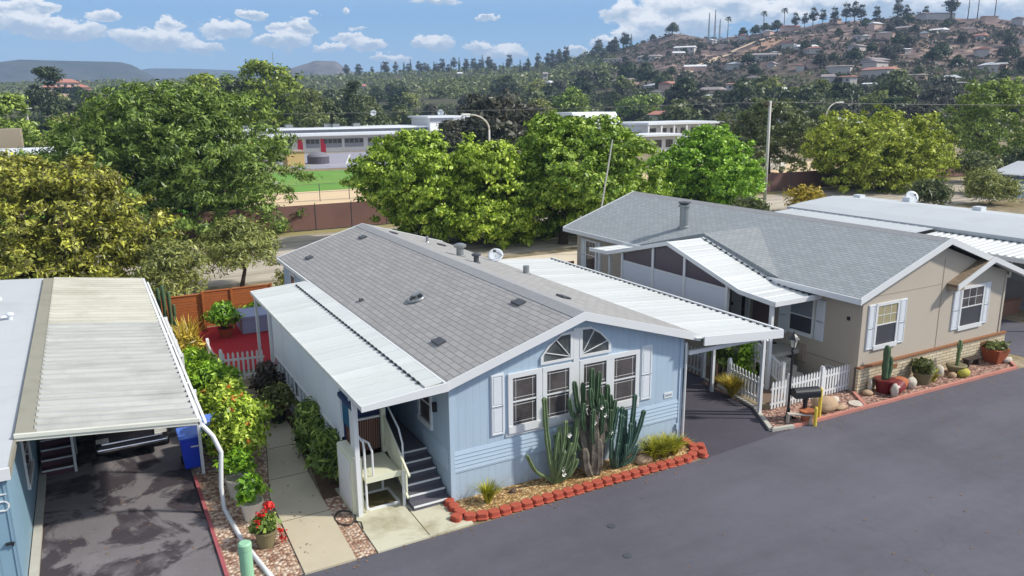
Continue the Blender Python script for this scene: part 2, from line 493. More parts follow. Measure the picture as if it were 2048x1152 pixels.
M['car'] = mat('dark_car_paint', (.018,.016,.02), .18, .1, 2)
M['chrome'] = mat('chrome', (.7,.7,.72), .15, .05, 3, metal=1)
M['tyre'] = mat('tyre_rubber', (.02,.02,.02), .85, .2)
# foliage
M['lf_bright'] = leafmat('leaf_bright', (0.035, 0.07, 0.006), (0.24, 0.38, 0.018), (0.64, 0.78, 0.12))
M['lf_vivid'] = leafmat('leaf_vivid', (0.03, 0.085, 0.006), (0.20, 0.40, 0.015), (0.50, 0.74, 0.07))
M['lf_green'] = leafmat('leaf_green', (0.022, 0.045, 0.010), (0.14, 0.225, 0.03), (0.42, 0.54, 0.11))
M['lf_yellow'] = leafmat('leaf_yellow', (0.05, 0.038, 0.014), (0.17, 0.18, 0.03), (0.52, 0.56, 0.08))
M['lf_lime'] = leafmat('leaf_lime', (0.035, 0.05, 0.008), (0.22, 0.29, 0.02), (0.58, 0.66, 0.09))
M['lf_olive'] = leafmat('leaf_olive', (0.055, 0.07, 0.02), (0.20, 0.23, 0.06), (0.42, 0.45, 0.12))
M['lf_dark'] = leafmat('leaf_dark', (0.02, 0.03, 0.012), (0.055, 0.08, 0.028), (0.12, 0.155, 0.055))
M['lf_dusk'] = leafmat('leaf_dusky', (0.035, 0.036, 0.026), (0.08, 0.082, 0.054), (0.15, 0.145, 0.09))
M['lf_mid'] = leafmat('leaf_mid', (0.04, 0.058, 0.02), (0.115, 0.145, 0.05), (0.22, 0.26, 0.09))
M['lf_gold'] = leafmat('leaf_gold', (0.14, 0.11, 0.012), (0.40, 0.31, 0.03), (0.75, 0.58, 0.08))
M['lf_brown'] = leafmat('leaf_brown', (0.033, 0.024, 0.018), (0.072, 0.053, 0.035), (0.132, 0.094, 0.061))
M['lf_grass'] = leafmat('leaf_grass', (0.14, 0.15, 0.012), (0.38, 0.37, 0.03), (0.68, 0.62, 0.08))
# ------------------------------------------------------------------ camera
cam = bpy.data.cameras.new('camera'); camo = bpy.data.objects.new('camera', cam); COL.objects.link(camo)
yaw, pitch, roll = math.radians(28.593), math.radians(13.280), math.radians(-.535)
fw = Vector((math.sin(yaw)*math.cos(pitch), math.cos(yaw)*math.cos(pitch), -math.sin(pitch)))
r0 = Vector((math.cos(yaw), -math.sin(yaw), 0)); u0 = r0.cross(fw)
rr = r0*math.cos(roll) + u0*math.sin(roll); uu = rr.cross(fw)
mw = Matrix((rr, uu, -fw)).transposed().to_4x4(); mw.translation = (0, 0, 9.8)
camo.matrix_world = mw
cam.sensor_width = 36; cam.lens = 1551.873/2048*36
cam.clip_start = .1; cam.clip_end = 12000
SC.camera = camo

# ------------------------------------------------------------------ light and sky
SUN_EL = math.radians(41.0); SUN_AZ = math.atan2(1.0, -.62)
sd = bpy.data.lights.new('sun', 'SUN'); sd.energy = 2.75; sd.angle = math.radians(3); sd.color = (1, .955, .88)
so = bpy.data.objects.new('sun', sd); COL.objects.link(so)
tosun = Vector((math.sin(SUN_AZ)*math.cos(SUN_EL), math.cos(SUN_AZ)*math.cos(SUN_EL), math.sin(SUN_EL)))
so.rotation_euler = tosun.to_track_quat('Z', 'Y').to_euler()
so.location = (40, -20, 60)

W = bpy.data.worlds.new('World'); SC.world = W; W.use_nodes = True
wt = NT(W.node_tree)
bg = W.node_tree.nodes['Background']
sky = wt.n('ShaderNodeTexSky'); sky.sky_type = 'NISHITA'; sky.sun_disc = False
sky.sun_elevation = SUN_EL; sky.sun_rotation = SUN_AZ; sky.air_density = 1.0; sky.dust_density = .3; sky.ozone_density = 2.2
CLOUDS = [(-2.23, 5.79, 1.57, 0.51), (-1.04, 6.02, 0.74, 0.34), (-1.83, 4.95, 1.86, 0.63), (-0.39, 4.87, 2.05, 0.64), (2.1, 5.63, 0.62, 0.36), (0.8, 4.7, 1.4, 0.53), (4.16, 4.41, 1.77, 0.61), (5.94, 5.16, 0.97, 0.61), (7.69, 3.86, 1.24, 0.44), (5.61, 4.23, 2.12, 0.56), (9.5, 5.0, 1.52, 0.63), (11.17, 6.1, 1.03, 0.25), (13.13, 5.13, 0.72, 0.44), (14.41, 5.24, 0.83, 0.58), (13.46, 4.3, 1.25, 0.48), (12.15, 4.28, 1.14, 0.29), (17.47, 4.46, 0.96, 0.46), (18.65, 4.14, 1.44, 0.39), (16.09, 3.93, 1.02, 0.29), (18.03, 5.22, 0.68, 0.16), (20.16, 3.27, 1.46, 0.27), (22.15, 4.27, 0.69, 0.44), (23.44, 4.27, 1.05, 0.57), (26.67, 3.86, 1.41, 0.43), (28.32, 3.61, 1.6, 0.43), (27.05, 5.95, 0.7, 0.17), (15.07, 6.18, 0.3, 0.16), (17.07, 6.21, 0.27, 0.16), (23.42, 7.1, 1.74, 0.19), (36.7, 6.04, 1.44, 0.84), (38.37, 5.12, 2.04, 0.91), (40.03, 6.21, 2.5, 1.02), (41.74, 5.19, 1.99, 0.77), (43.67, 6.24, 2.57, 0.94), (46.27, 5.73, 2.51, 0.69), (47.87, 5.35, 1.55, 0.5), (49.35, 6.15, 2.7, 0.67), (52.93, 5.96, 2.84, 0.74), (56.87, 5.66, 2.65, 0.81), (59.78, 5.42, 2.01, 0.84), (35.12, 4.23, 0.76, 0.4), (33.2, 3.58, 1.05, 0.27), (37.01, 4.65, 1.38, 0.47),
          (-14, 6, 6, 1.5), (70, 9, 6, 2), (-40, 14, 14, 4), (100, 16, 16, 5), (150, 22, 20, 6), (-110, 25, 22, 6), (20, 24, 12, 3.5), (60, 34, 15, 5)]
dv = wt.n('ShaderNodeTexCoord').outputs['Generated']
sx = wt.n('ShaderNodeSeparateXYZ'); wt.l(dv, sx.inputs[0])
az = wt.math('MULTIPLY', wt.math('ARCTAN2', sx.outputs[0], sx.outputs[1]), 180/PI)
el = wt.math('MULTIPLY', wt.math('ARCSINE', sx.outputs[2]), 180/PI)
# ragged edges: displace the direction by turbulence
mp = wt.n('ShaderNodeMapping'); mp.inputs['Scale'].default_value = (1, 1, 1.7); wt.l(dv, mp.inputs['Vector'])
nz = wt.n('ShaderNodeTexNoise'); nz.inputs['Scale'].default_value = 46; nz.inputs['Detail'].default_value = 6; nz.inputs['Roughness'].default_value = .6
wt.l(mp.outputs[0], nz.inputs['Vector'])
sc = wt.n('ShaderNodeSeparateColor'); wt.l(nz.outputs['Color'], sc.inputs[0])
az_w = wt.math('ADD', az, wt.math('MULTIPLY', wt.math('SUBTRACT', sc.outputs[0], .5), 2.6))
el_w = wt.math('ADD', el, wt.math('MULTIPLY', wt.math('SUBTRACT', sc.outputs[1], .5), 1.5))
cbv = wt.n('ShaderNodeCombineXYZ'); wt.l(az_w, cbv.inputs[0]); wt.l(el_w, cbv.inputs[1])
dmin = None; dup_ = None
for (a, e, ra, re) in CLOUDS:
    def dist(e_):
        nd = wt.n('ShaderNodeVectorMath', operation='MULTIPLY_ADD')
        wt.l(cbv.outputs[0], nd.inputs[0]); nd.inputs[1].default_value = (1/ra, 1/re, 0); nd.inputs[2].default_value = (-a/ra, -e_/re, 0)
        ln = wt.n('ShaderNodeVectorMath', operation='LENGTH'); wt.l(nd.outputs[0], ln.inputs[0])
        return ln.outputs['Value']
    d1 = dist(e); d2 = dist(e+re*.7)
    dmin = d1 if dmin is None else wt.math('MINIMUM', dmin, d1)
    dup_ = d2 if dup_ is None else wt.math('MINIMUM', dup_, d2)
puff = wt.noise(mp.outputs[0], 120, 5, .6)
cov = wt.remap(wt.math('ADD', dmin, wt.math('MULTIPLY', wt.math('SUBTRACT', puff, .5), .5)), .96, 1.14, 1, 0)
shade = wt.remap(wt.math('ADD', wt.math('SUBTRACT', dup_, dmin), wt.math('MULTIPLY', wt.math('SUBTRACT', puff, .5), 1.0)), -.35, .65, 0, 1)
hsv = wt.n('ShaderNodeHueSaturation'); hsv.inputs['Saturation'].default_value = .55; wt.l(sky.outputs[0], hsv.inputs['Color'])
skyc = wt.mix(1.0, hsv.outputs[0], (1.04, .99, .93), 'MULTIPLY')
# the low sky of this clear day is a soft blue rather than yellow-white
low = wt.remap(el, 0, 9, 1, 0)
lowc = wt.mix(wt.remap(el, .5, 6.5, 0, 1), (1.25, 2.25, 3.2), (.50, 1.5, 2.95))
skyc = wt.mix(wt.math('MULTIPLY', wt.remap(el, 6, 20, 1, 0), .88), skyc, lowc)
skyc = skyc
cloudc = wt.mix(shade, (4.5, 4.5, 4.5), (1.9, 2.4, 3.0))
final = wt.mix(wt.math('MULTIPLY', cov, .93), skyc, cloudc)
wt.l(final, bg.inputs['Color'])
bg.inputs['Strength'].default_value = .15

SC.view_settings.view_transform = 'Standard'; SC.view_settings.look = 'None'
SC.view_settings.exposure = .70; SC.view_settings.gamma = 1
SC.render.engine = 'CYCLES'
SC.cycles.max_bounces = 6; SC.cycles.diffuse_bounces = 3; SC.cycles.glossy_bounces = 2
SC.cycles.transmission_bounces = 3; SC.cycles.volume_bounces = 0
SC.cycles.use_denoising = True
SC.cycles.sample_clamp_indirect = 4

# ------------------------------------------------------------------ terrain
CREST = [(-60, .8), (-10.85, 1.18), (-3.84, 1.39), (0.15, 1.61), (4.45, 1.69), (12.62, 1.87), (17.34, 2.13), (24.33, 2.38), (27.89, 2.49), (30.02, 2.57), (33.2, 3.11), (36.34, 3.8), (38.4, 4.29), (39.92, 4.72), (41.44, 4.48), (43.11, 4.31), (45.7, 4.61), (48.22, 4.84), (49.44, 4.97), (51.84, 5.05), (55.0, 5.19), (58.29, 4.89), (60.84, 4.56), (66.82, 3.71), (90, 2), (120, 1)]
DC = [(-60, 1000), (20, 900), (35, 750), (50, 650), (75, 620), (120, 620)]
def lerp(t, x):
    if x <= t[0][0]: return t[0][1]
    for (a, b), (c, d) in zip(t, t[1:]):
        if x <= c: return b + (d-b)*(x-a)/(c-a)
    return t[-1][1]
def terr(x, y):
    r = math.hypot(x, y); a = math.degrees(math.atan2(x, y))
    if r < 230 or a < -62 or a > 122: return 0.0
    D = lerp(DC, a); H = 9.8 + D*math.tan(math.radians(lerp(CREST, a)))
    t = (r-230)/(D-230)
    z = H*t**1.2 if t < 1 else H*max(0, 1-.25*(t-1))
    n = mnoise.fractal(Vector((x*.006, y*.006, 3)), 1.0, 2.0, 4)*.10*H*min(1, t*2)*(1 if t < .8 else max(0, .2+.8*(1-t)/.2) if t < 1 else .2)
    n += mnoise.fractal(Vector((x*.03, y*.03, 9)), 1.0, 2.0, 3)*1.3*min(1, t*3)
    return z + n
def ground_mat():
    m, nt, bs = newmat('ground_earth')
    co = coords(nt, 'World')
    sp = nt.n('ShaderNodeSeparateXYZ'); nt.l(co, sp.inputs[0])
    n1 = nt.noise(co, .035, 7, .65); n2 = nt.noise(co, .15, 6, .65); n3 = nt.noise(co, 1.3, 5, .6)
    flat = nt.mix(nt.remap(n3, .35, .68), lin(168,154,130), lin(122,112,88))
    flat = nt.mix(nt.remap(n2, .45, .65, 0, .6), flat, lin(122,108,72))
    wood = nt.mix(n2, lin(58,62,46), lin(104,100,80))
    hill = nt.mix(nt.remap(n1, .35, .62), lin(152,127,117), lin(114,98,94))
    hill = nt.mix(nt.remap(n2, .42, .58, 0, .85), hill, lin(76,70,66))
    hill = nt.mix(nt.remap(nt.noise(co, .09, 5, .6), .56, .66, 0, .8), hill, lin(186,160,142))
    c = nt.mix(nt.remap(sp.outputs[1], 180, 200), flat, wood)
    face = nt.math('SUBTRACT', sp.outputs[0], nt.math('MULTIPLY', sp.outputs[1], .70))
    hm_ = nt.math('MULTIPLY', nt.remap(sp.outputs[2], 16, 32), nt.remap(nt.math('ADD', face, nt.math('MULTIPLY', nt.noise(co, .02, 4), 80)), 10, 90))
    c = nt.mix(hm_, c, hill)
    nt.l(c, bs.inputs['Base Color']); bs.inputs['Roughness'].default_value = .95; bs.inputs['Specular IOR Level'].default_value = .1
    b = nt.n('ShaderNodeBump'); b.inputs['Strength'].default_value = .6; b.inputs['Distance'].default_value = .3
    nt.l(n3, b.inputs['Height']); nt.l(b.outputs[0], bs.inputs['Normal'])
    return m
M['ground'] = ground_mat()
azs = [a for a in range(-180, -20, 6)] + [a*.5 for a in range(-40, 170)] + [a for a in range(85, 180, 6)]
rs = [3, 20, 60, 120, 180, 215, 230] + [230+14*i for i in range(1, 56)] + [1100, 1300, 1700, 2300, 3000, 3800, 4200]
g = MB()
nA = len(azs)
vs = [(0,0,0)]
for r in rs:
    for a in azs:
        x, y = r*math.sin(math.radians(a)), r*math.cos(math.radians(a))
        z = terr(x, y) if r < 3000 else 0
        if r >= 1300: z = min(z, 12) if r < 3000 else 0
        vs.append((x, y, z))
fs = []
for k in range(nA):
    fs.append([0, 1+(k+1) % nA, 1+k])
for i in range(len(rs)-1):
    for k in range(nA):
        k2 = (k+1) % nA
        fs.append([1+i*nA+k, 1+i*nA+k2, 1+(i+1)*nA+k2, 1+(i+1)*nA+k])
g._add(vs, fs)
tag(g.build('ground', M['ground'], smooth=True), kind='structure')

def far_hill(prof, R, depth, name, m):
    """a distant ridge: profile of (azimuth, elevation in degrees) at distance R, rounded down towards us and away"""
    b = MB(); rows = []
    pts = []
    for i in range(81):
        a = prof[0][0] + (prof[-1][0]-prof[0][0])*i/80
        pts.append((a, lerp(prof, a)))
    steps = [(-1, 0), (-.75, .25), (-.5, .52), (-.25, .80), (0, 1), (.4, .8), (1, 0)]
    vs = []
    for (s, h) in steps:
        for (a, e) in pts:
            r = R + s*depth
            H = 9.8 + R*math.tan(math.radians(e))
            x, y = r*math.sin(math.radians(a)), r*math.cos(math.radians(a))
            n = mnoise.fractal(Vector((x*.004, y*.004, 1)), 1.0, 2.0, 4)*H*.05*(1 if 0 < h < 1 else 0)
            vs.append((x, y, max(-5, H*h + n)))
    n = len(pts); fs = []
    for j in range(len(steps)-1):
        for k in range(n-1):
            fs.append([j*n+k, j*n+k+1, (j+1)*n+k+1, (j+1)*n+k])
    b._add(vs, fs)
    tag(b.build(name, m, smooth=True), kind='structure')
def farmat(name, a, b):
    m, nt, bs = newmat(name)
    co = coords(nt, 'World')
    n1 = nt.noise(co, .006, 7, .65); n2 = nt.noise(co, .03, 6, .7)
    c = nt.mix(nt.remap(n1, .4, .6), a, b)
    c = nt.mix(nt.remap(n2, .5, .62, 0, .6), c, mul(a, .5))
    nt.l(c, bs.inputs['Base Color']); bs.inputs['Roughness'].default_value = 1; bs.inputs['Specular IOR Level'].default_value = 0
    return m
M['farhill'] = farmat('far_hill_scrub', (.060,.072,.060), (.10,.095,.085))
M['farmesa'] = farmat('far_mesa_rock', (.13,.12,.12), (.22,.19,.18))
far_hill([(-16, 1.6), (-8.48, 2.37), (-5.17, 2.58), (-3.65, 2.78), (-2.61, 2.94), (-0.77, 2.92), (2.83, 2.89), (3.54, 2.71), (4.22, 2.29), (5.06, 1.79), (6.22, 1.31)], 2300, 500, 'hills', M['farhill'])
far_hill([(11.0, 1.2), (11.77, 1.47), (12.66, 2.36), (13.67, 2.66), (14.69, 2.96), (15.0, 3.08), (16.44, 3.05), (17.03, 2.6), (18.03, 2.13), (18.69, 1.62), (19.5, 1.2)], 2000, 400, 'hills', M['farmesa'])
far_hill([(1, 1.9), (3.36, 2.3), (4.54, 2.52), (6.95, 2.52), (9.12, 2.45), (12.65, 2.26), (18, 1.9), (26, 1.5)], 3600, 700, 'hills', M['farhill'])

# dirt roads on the hillside
def ribbon(pts, w, name, m, dz=.35):
    b = MB(); vs = []
    P = [Vector((x, y, 0)) for x, y in pts]
    fine = []
    for p, q in zip(P, P[1:]):
        for i in range(6): fine.append(p.lerp(q, i/6))
    fine.append(P[-1])
    for i, p in enumerate(fine):
        d = (fine[min(i+1, len(fine)-1)] - fine[max(i-1, 0)]).normalized(); s = Vector((-d.y, d.x, 0))*w/2
        for k in (-1, 1):
            q = p + s*k; vs.append((q.x, q.y, terr(q.x, q.y)+dz))
    fs = [[2*i, 2*i+1, 2*i+3, 2*i+2] for i in range(len(fine)-1)]
    b._add(vs, fs)
    tag(b.build(name, m), kind='structure')
M['dirtroad'] = mat('pale_dirt_road', lin(206,180,152), .95, .15, .3, kind='World')
M['cutbank'] = mat('bare_hillside_earth', lin(176,138,112), .95, .25, .08, kind='World')
ribbon([(298.0, 347.8), (321.1, 364.8), (345.2, 380.8), (376.3, 401.1), (394.2, 406.1), (412, 409), (440, 412)], 4.5, 'hill_road', M['dirtroad'], .6)
ribbon([(352, 372), (378, 382), (404, 390), (428, 398)], 16, 'bare_slope', M['cutbank'], .4)

# ------------------------------------------------------------------ ground sheets near the homes
def sheet(name, pts, z, m, kind='structure', th=0):
    b = MB()
    if th: b.prism(pts, 'z', z-th, z)
    else: b.quad(*[(x, y, z) for x, y in pts])
    return tag(b.build(name, m), kind=kind)
sheet('road', [(-60,-60), (160,-60), (160,15.0), (31.4,15.0), (29.9,15.14), (18.3,15.44), (14.6,15.2), (-60,15.2)], .004, M['asphalt'])
sheet('driveway', [(14.55,15.2), (18.3,15.44), (18.55,16.6), (19.0,19.5), (19.0,34), (14.55,34)], .008, M['asphalt_d'])
sheet('driveway', [(-1.87,15.0), (1.62,15.0), (1.62,34), (-1.87,34)], .010, M['asphalt_s'])
sheet('driveway', [(31.4,15.0), (36.3,15.0), (36.3,34), (31.4,34)], .008, M['asphalt'])
sheet('path', [(3.14,15.17), (4.28,15.17), (4.40,19.7), (4.72,22.7), (4.75,26), (4.0,26), (3.75,22), (3.2,19)], .05, M['concrete'], th=.06)
for k, (xa, xb, yy) in enumerate([(3.16,4.36,17.55), (3.3,4.42,19.9), (3.75,4.62,21.9)]):
    b = MB(); b.box(xa, xb, yy, yy+.025, .051, .054); tag(b.build('path_joint', M['joint']), kind='structure')
sheet('concrete_slab', [(4.79,15.19), (7.2,15.25), (7.2,18.6), (4.79,18.6)], .045, M['slab'], th=.05)
b = MB(); b.box(6.06, 6.085, 15.25, 16.7, .046, .049); tag(b.build('slab_joint', M['joint']), kind='structure')
sheet('gravel', [(1.70,15.2), (3.13,15.2), (3.18,19), (3.72,22), (3.7,34), (1.70,34)], .02, M['gravel_l'])
sheet('gravel', [(4.285,15.19), (4.785,15.2), (4.785,18.2), (4.37,18.2)], .02, M['gravel_l'])
sheet('planting_bed', [(4.38,18.2), (5.1,18.2), (5.1,28), (4.76,28), (4.76,22.7)], .022, M['soil'])
b = MB(); b.box(1.62, 1.70, 15.2, 21.2, 0, .06); tag(b.build('kerb', mat('red_painted_kerb', lin(168,88,92), .85, .3, 3)), kind='structure')
b = MB(); b.prism([(-2.06,14.9), (-1.87,14.9), (-1.9,25.6), (-2.06,25.6)], 'z', 0, .10); tag(b.build('kerb', M['kerb']), kind='structure')
sheet('planting_bed', [(7.22,15.5), (14.3,15.5), (14.6,16.43), (7.2,16.43)], .05, M['gravel_y'])
sheet('planting_bed', [(17.5,15.62), (18.3,15.5), (29.7,15.2), (30.9,16.5), (22.43,16.5), (22.43,16.95), (18.62,16.95), (18.95,19.9), (18.55,19.9), (18.3,16.9)], .03, M['gravel_p'])
b = MB()
for (p, q) in [((18.3,15.48), (29.75,15.18)), ((29.75,15.18), (30.95,16.4)), ((22.35,16.5), (21.6,15.42))]:
    b.bar((*p, .05), (*q, .05), .10, .10)
tag(b.build('kerb', M['kerb_pink']), kind='structure')
b = MB(); b.bar((17.5,15.62,.05), (18.42,17.2,.05), .14, .1); b.bar((18.42,17.2,.05), (18.85,20.0,.05), .12, .1); b.bar((17.5,15.62,.05), (18.3,15.48,.05), .12, .1)
tag(b.build('kerb', M['kerb']), kind='structure')
sheet('yard', [(19.1,17), (22.4,17), (22.4,34), (19.1,34)], .006, mat('bare_yard_earth', lin(120,100,84), .95, .25, 2, kind='World'))
sheet('patio', [(3.55,29.6), (7.1,29.6), (7.1,36.6), (3.55,36.6)], .03, M['carpet'])
sheet('garden_soil', [(1.7,34.0), (3.55,34.0), (3.55,37), (1.7,37)], .012, M['soil'])
# behind the homes
sheet('gravel_strip', [(-30,38.5), (62,38.5), (62,43.5), (-30,44.5)], .01, mat('pale_sand', lin(214,200,176), .95, .15, 1.5, bump=.3, kind='World'))
def track_mat():
    m, nt, bs = newmat('sandy_track')
    co = coords(nt, 'World')
    mp2 = nt.n('ShaderNodeMapping'); mp2.inputs['Scale'].default_value = (.05, 1.3, 1); mp2.inputs['Rotation'].default_value = (0,0,.0); nt.l(co, mp2.inputs['Vector'])
    c = nt.mix(nt.remap(nt.noise(mp2.outputs[0], .9, 5, .6), .4, .62), lin(190,180,162), lin(148,138,124))
    c = nt.mix(nt.remap(nt.noise(co, .6, 6, .6), .5, .7, 0, .4), c, lin(140,122,96))
    nt.l(c, bs.inputs['Base Color']); bs.inputs['Roughness'].default_value = .95
    return m
M['track'] = track_mat()
sheet('back_road', [(-40,45.2), (110,45.2), (110,60.4), (-40,61)], .012, M['track'])
sheet('verge', [(-40,61), (110,60.4), (110,62.1), (-40,62.7)], .014, mat('dry_weeds', lin(150,140,92), .95, .3, 2, kind='World'))
sheet('sandy_lot', [(-40,63), (110,63), (110,92.5), (-40,92.5)], .016, mat('tan_sand', lin(214,188,150), .95, .1, .5, kind='World'))
b = MB(); b.quad((-40,92.5,.02), (75,92.5,.02), (75,112,.02), (31,122,.02), (-40,122,.02))
tag(b.build('grass_field', mat('green_turf', lin(98,146,48), .95, .3, .35, bump=.4, bscale=8, dirt=.5, dirtcol=lin(150,150,80), dscale=.12, kind='World')), kind='structure')
b = MB(); b.quad((-40,60.99,.02), (0,63,.02), (14,82,.021), (9,86,.021), (-40,86,.02)); 
tag(b.build('grass_patch', mat('bright_turf', lin(104,176,44), .95, .25, .35, kind='World')), kind='structure')
sheet('court', [(30,126.5), (80,122), (80,168), (30,168)], .03, mat('grey_blue_court', lin(150,148,158), .9, .1, .3, kind='World'))
M['paintline'] = mat('white_line_paint', lin(210,208,206), .8, .1)
for (a, c) in [((40,133), (49,160)), ((44,130), (54,158)), ((36.5,131), (58,131)), ((36.5,134.5), (58,134.5))]:
    b = MB(); b.bar((*a, .05), (*c, .05), .35, .02); tag(b.build('painted_line', M['paintline']), kind='structure')

# hazy air between here and the far hills
b = MB(); b.box(-4300, 4300, -4300, 4300, -7, 215)
hm = bpy.data.materials.new('haze'); hm.use_nodes = True
ht_ = hm.node_tree
ht_.nodes.remove(ht_.nodes['Principled BSDF'])
pv = ht_.nodes.new('ShaderNodeVolumePrincipled')
pv.inputs['Color'].default_value = (.50, .70, 1.0, 1); pv.inputs['Density'].default_value = 0.00025; pv.inputs['Anisotropy'].default_value = 0
ht_.links.new(pv.outputs[0], ht_.nodes['Material Output'].inputs['Volume'])
hz = b.build('haze', hm); tag(hz, kind='stuff')

for (x, y) in ((10.02, 13.55), (9.6, 12.35)):
    b = MB(); b.lathe([(.10,0), (.10,.012), (.001,.014)], (x,y,.004), 14)
    tag(b.build('valve_cover', M['dark_metal'], loc=(x,y,.004)), 'small dark iron valve cover in the asphalt, '+('the one closer to the cactus bed' if y > 13 else 'the one farther from the cactus bed'), 'cover')
# ------------------------------------------------------------------ building kit
def Tfront(y0): return lambda u, w, z: (u, y0-w, z)
def Tleft(x0): return lambda u, w, z: (x0-w, u, z)
def Tright(x0): return lambda u, w, z: (x0+w, u, z)

def window(parent, T, u0, u1, z0, z1, fr=.08, sash=None, bars='border', upper=None, lower=None, frame=None):
    """double-hung window: frame (> upper and lower pane, meeting rail, glazing bars)"""
    f = MB(T); d = .05
    f.box(u0-fr, u1+fr, 0, d, z1, z1+fr); f.box(u0-fr, u1+fr, 0, d+.02, z0-fr*1.5, z0)
    f.box(u0-fr, u0, 0, d-.003, z0, z1); f.box(u1, u1+fr, 0, d-.003, z0, z1)
    fo = f.build('window', frame or M['white_trim'], parent)
    zm = sash if sash is not None else (z0+z1)/2
    p = MB(T); p.box(u0, u1, .004, .014, z0, zm-.02); p.build('pane', lower or M['glass'], fo)
    p = MB(T); p.box(u0, u1, .006, .022, zm+.02, z1); p.build('pane', upper or M['glass'], fo)
    r = MB(T); r.box(u0, u1, .004, .04, zm-.02, zm+.02); r.build('meeting_rail', M['white_trim'], fo)
    g = MB(T); t = .009
    if bars == 'border':
        for (a, b_, w) in ((z0+.03, zm-.05, .02), (zm+.05, z1-.03, .028)):
            for x in (u0+.09, u1-.11): g.box(x, x+t, w-.008, w, a, b_)
            for z in (a+.05, b_-.05): g.box(u0+.03, u1-.03, w-.006, w+.001, z, z+t)
    elif bars == 'grid':
        for i in (1, 2):
            x = u0+(u1-u0)*i/3; g.box(x-.01, x+.01, .022, .03, zm+.02, z1)
        z = (zm+z1)/2; g.box(u0, u1, .022, .0285, z-.01, z+.01)
    if g.v: g.build('glazing_bar', M['white_trim'], fo)
    return fo

def shutter(parent, T, u0, u1, z0, z1):
    f = MB(T)
    f.box(u0, u1, 0, .03, z0, z1)
    zm = z0+(z1-z0)*.47
    for (a, b_) in ((z0+.07, zm-.035), (zm+.035, z1-.07)):
        f.box(u0+.025, u0+.06, .03, .048, a-.045, b_+.045); f.box(u1-.06, u1-.025, .03, .048, a-.045, b_+.045)
        f.box(u0+.06, u1-.06, .03, .047, a-.045, a-.01); f.box(u0+.06, u1-.06, .03, .047, b_+.01, b_+.045)
        f.box(u0+.085, u1-.085, .03, .042, a+.025, b_-.025)
    return f.build('shutter', M['shutter'], parent)

def ribbed(mb, prof, y0, y1, pitch, rw, rh, style='rib', th=.02):
    ys = []
    y = y0
    if style == 'rib':
        while y < y1-1e-6:
            e = min(y+pitch, y1)
            ys += [(y, 0), (max(y, e-rw), 0), (max(y, e-rw*.85), rh), (max(y, e-rw*.15), rh)]
            y = e
        ys.append((y1, 0))
    else:
        while y < y1-1e-6:
            e = min(y+pitch, y1); p = e-y
            ys += [(y, 0), (y+p*.30, 0), (y+p*.42, rh*.8), (y+p*.55, rh), (y+p*.85, rh), (y+p*.97, 0)]
            y = e
        ys.append((y1, 0))
    n = len(ys); vs = []; fs = []
    for (x, z) in prof:
        for (yy, dz) in ys: vs.append((x, yy, z+dz))
    for i in range(len(prof)-1):
        for k in range(n-1):
            fs.append([i*n+k, (i+1)*n+k, (i+1)*n+k+1, i*n+k+1])
    mb._add(vs, fs)
    pts = [(x, z-.004) for x, z in prof] + [(x, z-th) for x, z in reversed(prof)]
    mb.prism(pts, 'y', y0, y1)

def post(parent, x, y, z1, w=.10, name='post', m=None, z0=0):
    b = MB(); b.box(x-w/2, x+w/2, y-w/2, y+w/2, z0, z1)
    return b.build(name, m or M['white_trim'], parent)

# ================================================================== the light blue home in the middle
hb = empty('mobile_home', (10.9, 16.43, 0), 'light blue mobile home with arched front window and brownish grey shingle roof', 'mobile home')
wall = MB(); wall.prism([(7.17,0), (14.55,0), (14.55,3.26), (10.95,4.36), (7.17,3.22)], 'y', 16.43, 16.55)
w1 = wall.build('wall', M['blue_x'], hb)
wall = MB(); wall.prism([(7.172,0), (14.55,0), (14.55,3.26), (10.95,4.36), (7.172,3.22)], 'y', 16.552, 34.1)
w2 = wall.build('wall', M['blue_y'], hb)
lap = MB()
for i in range(5):
    z = .84+i*.108
    lap.prism([(16.43, z), (16.404, z), (16.424, z+.108), (16.43, z+.108)], 'x', 7.27, 14.45)
lap.build('lap_siding', M['blue_lap'], hb)
lap = MB()
for i in range(5):
    z = .84+i*.108
    lap.prism([(7.172, z), (7.146, z), (7.166, z+.108), (7.172, z+.108)], 'y', 16.56, 18.2)
lap.build('lap_siding', M['blue_lap'], hb)
for (x0, x1) in ((7.15, 7.27), (14.45, 14.57)):
    b = MB(); b.box(x0, x1, 16.40, 16.44, 0, 3.2); b.build('corner_trim', M['blue_lap'], hb)
b = MB(); b.box(7.15, 14.57, 16.412, 16.432, .80, .845); b.build('belt_trim', M['blue_lap'], hb)
roof = MB()
roof.prism([(7.02,3.352), (10.95,4.54), (14.92,3.352), (14.92,3.262), (10.95,4.45), (7.02,3.262)], 'y', 16.16, 34.4)
ro = roof.build('roof', M['shingle_b'], hb)
cap = MB()
cap.prism([(10.62,4.455), (10.95,4.56), (11.42,4.418), (11.42,4.398), (10.95,4.54), (10.62,4.435)], 'y', 16.16, 34.4)
cap.build('ridge_vent', M['ridge'], ro)
fa = MB()
fa.prism([(7.02,3.375), (10.95,4.565), (14.94,3.375), (14.94,3.15), (10.95,4.34), (7.02,3.15)], 'y', 16.11, 16.156)
fa.build('fascia', M['white_trim'], hb)
fa = MB(); fa.prism([(7.02,3.375), (10.95,4.565), (14.94,3.375), (14.94,3.15), (10.95,4.34), (7.02,3.15)], 'y', 34.405, 34.45)
fa.build('fascia', M['white_trim'], hb)
b = MB(); b.box(6.96, 7.015, 16.16, 34.4, 3.20, 3.345); b.build('gutter', M['white_trim'], hb)
b = MB(); b.prism([(7.1,3.255), (10.95,4.41), (14.86,3.255), (14.86,3.235), (10.95,4.39), (7.1,3.235)], 'y', 16.165, 16.42)
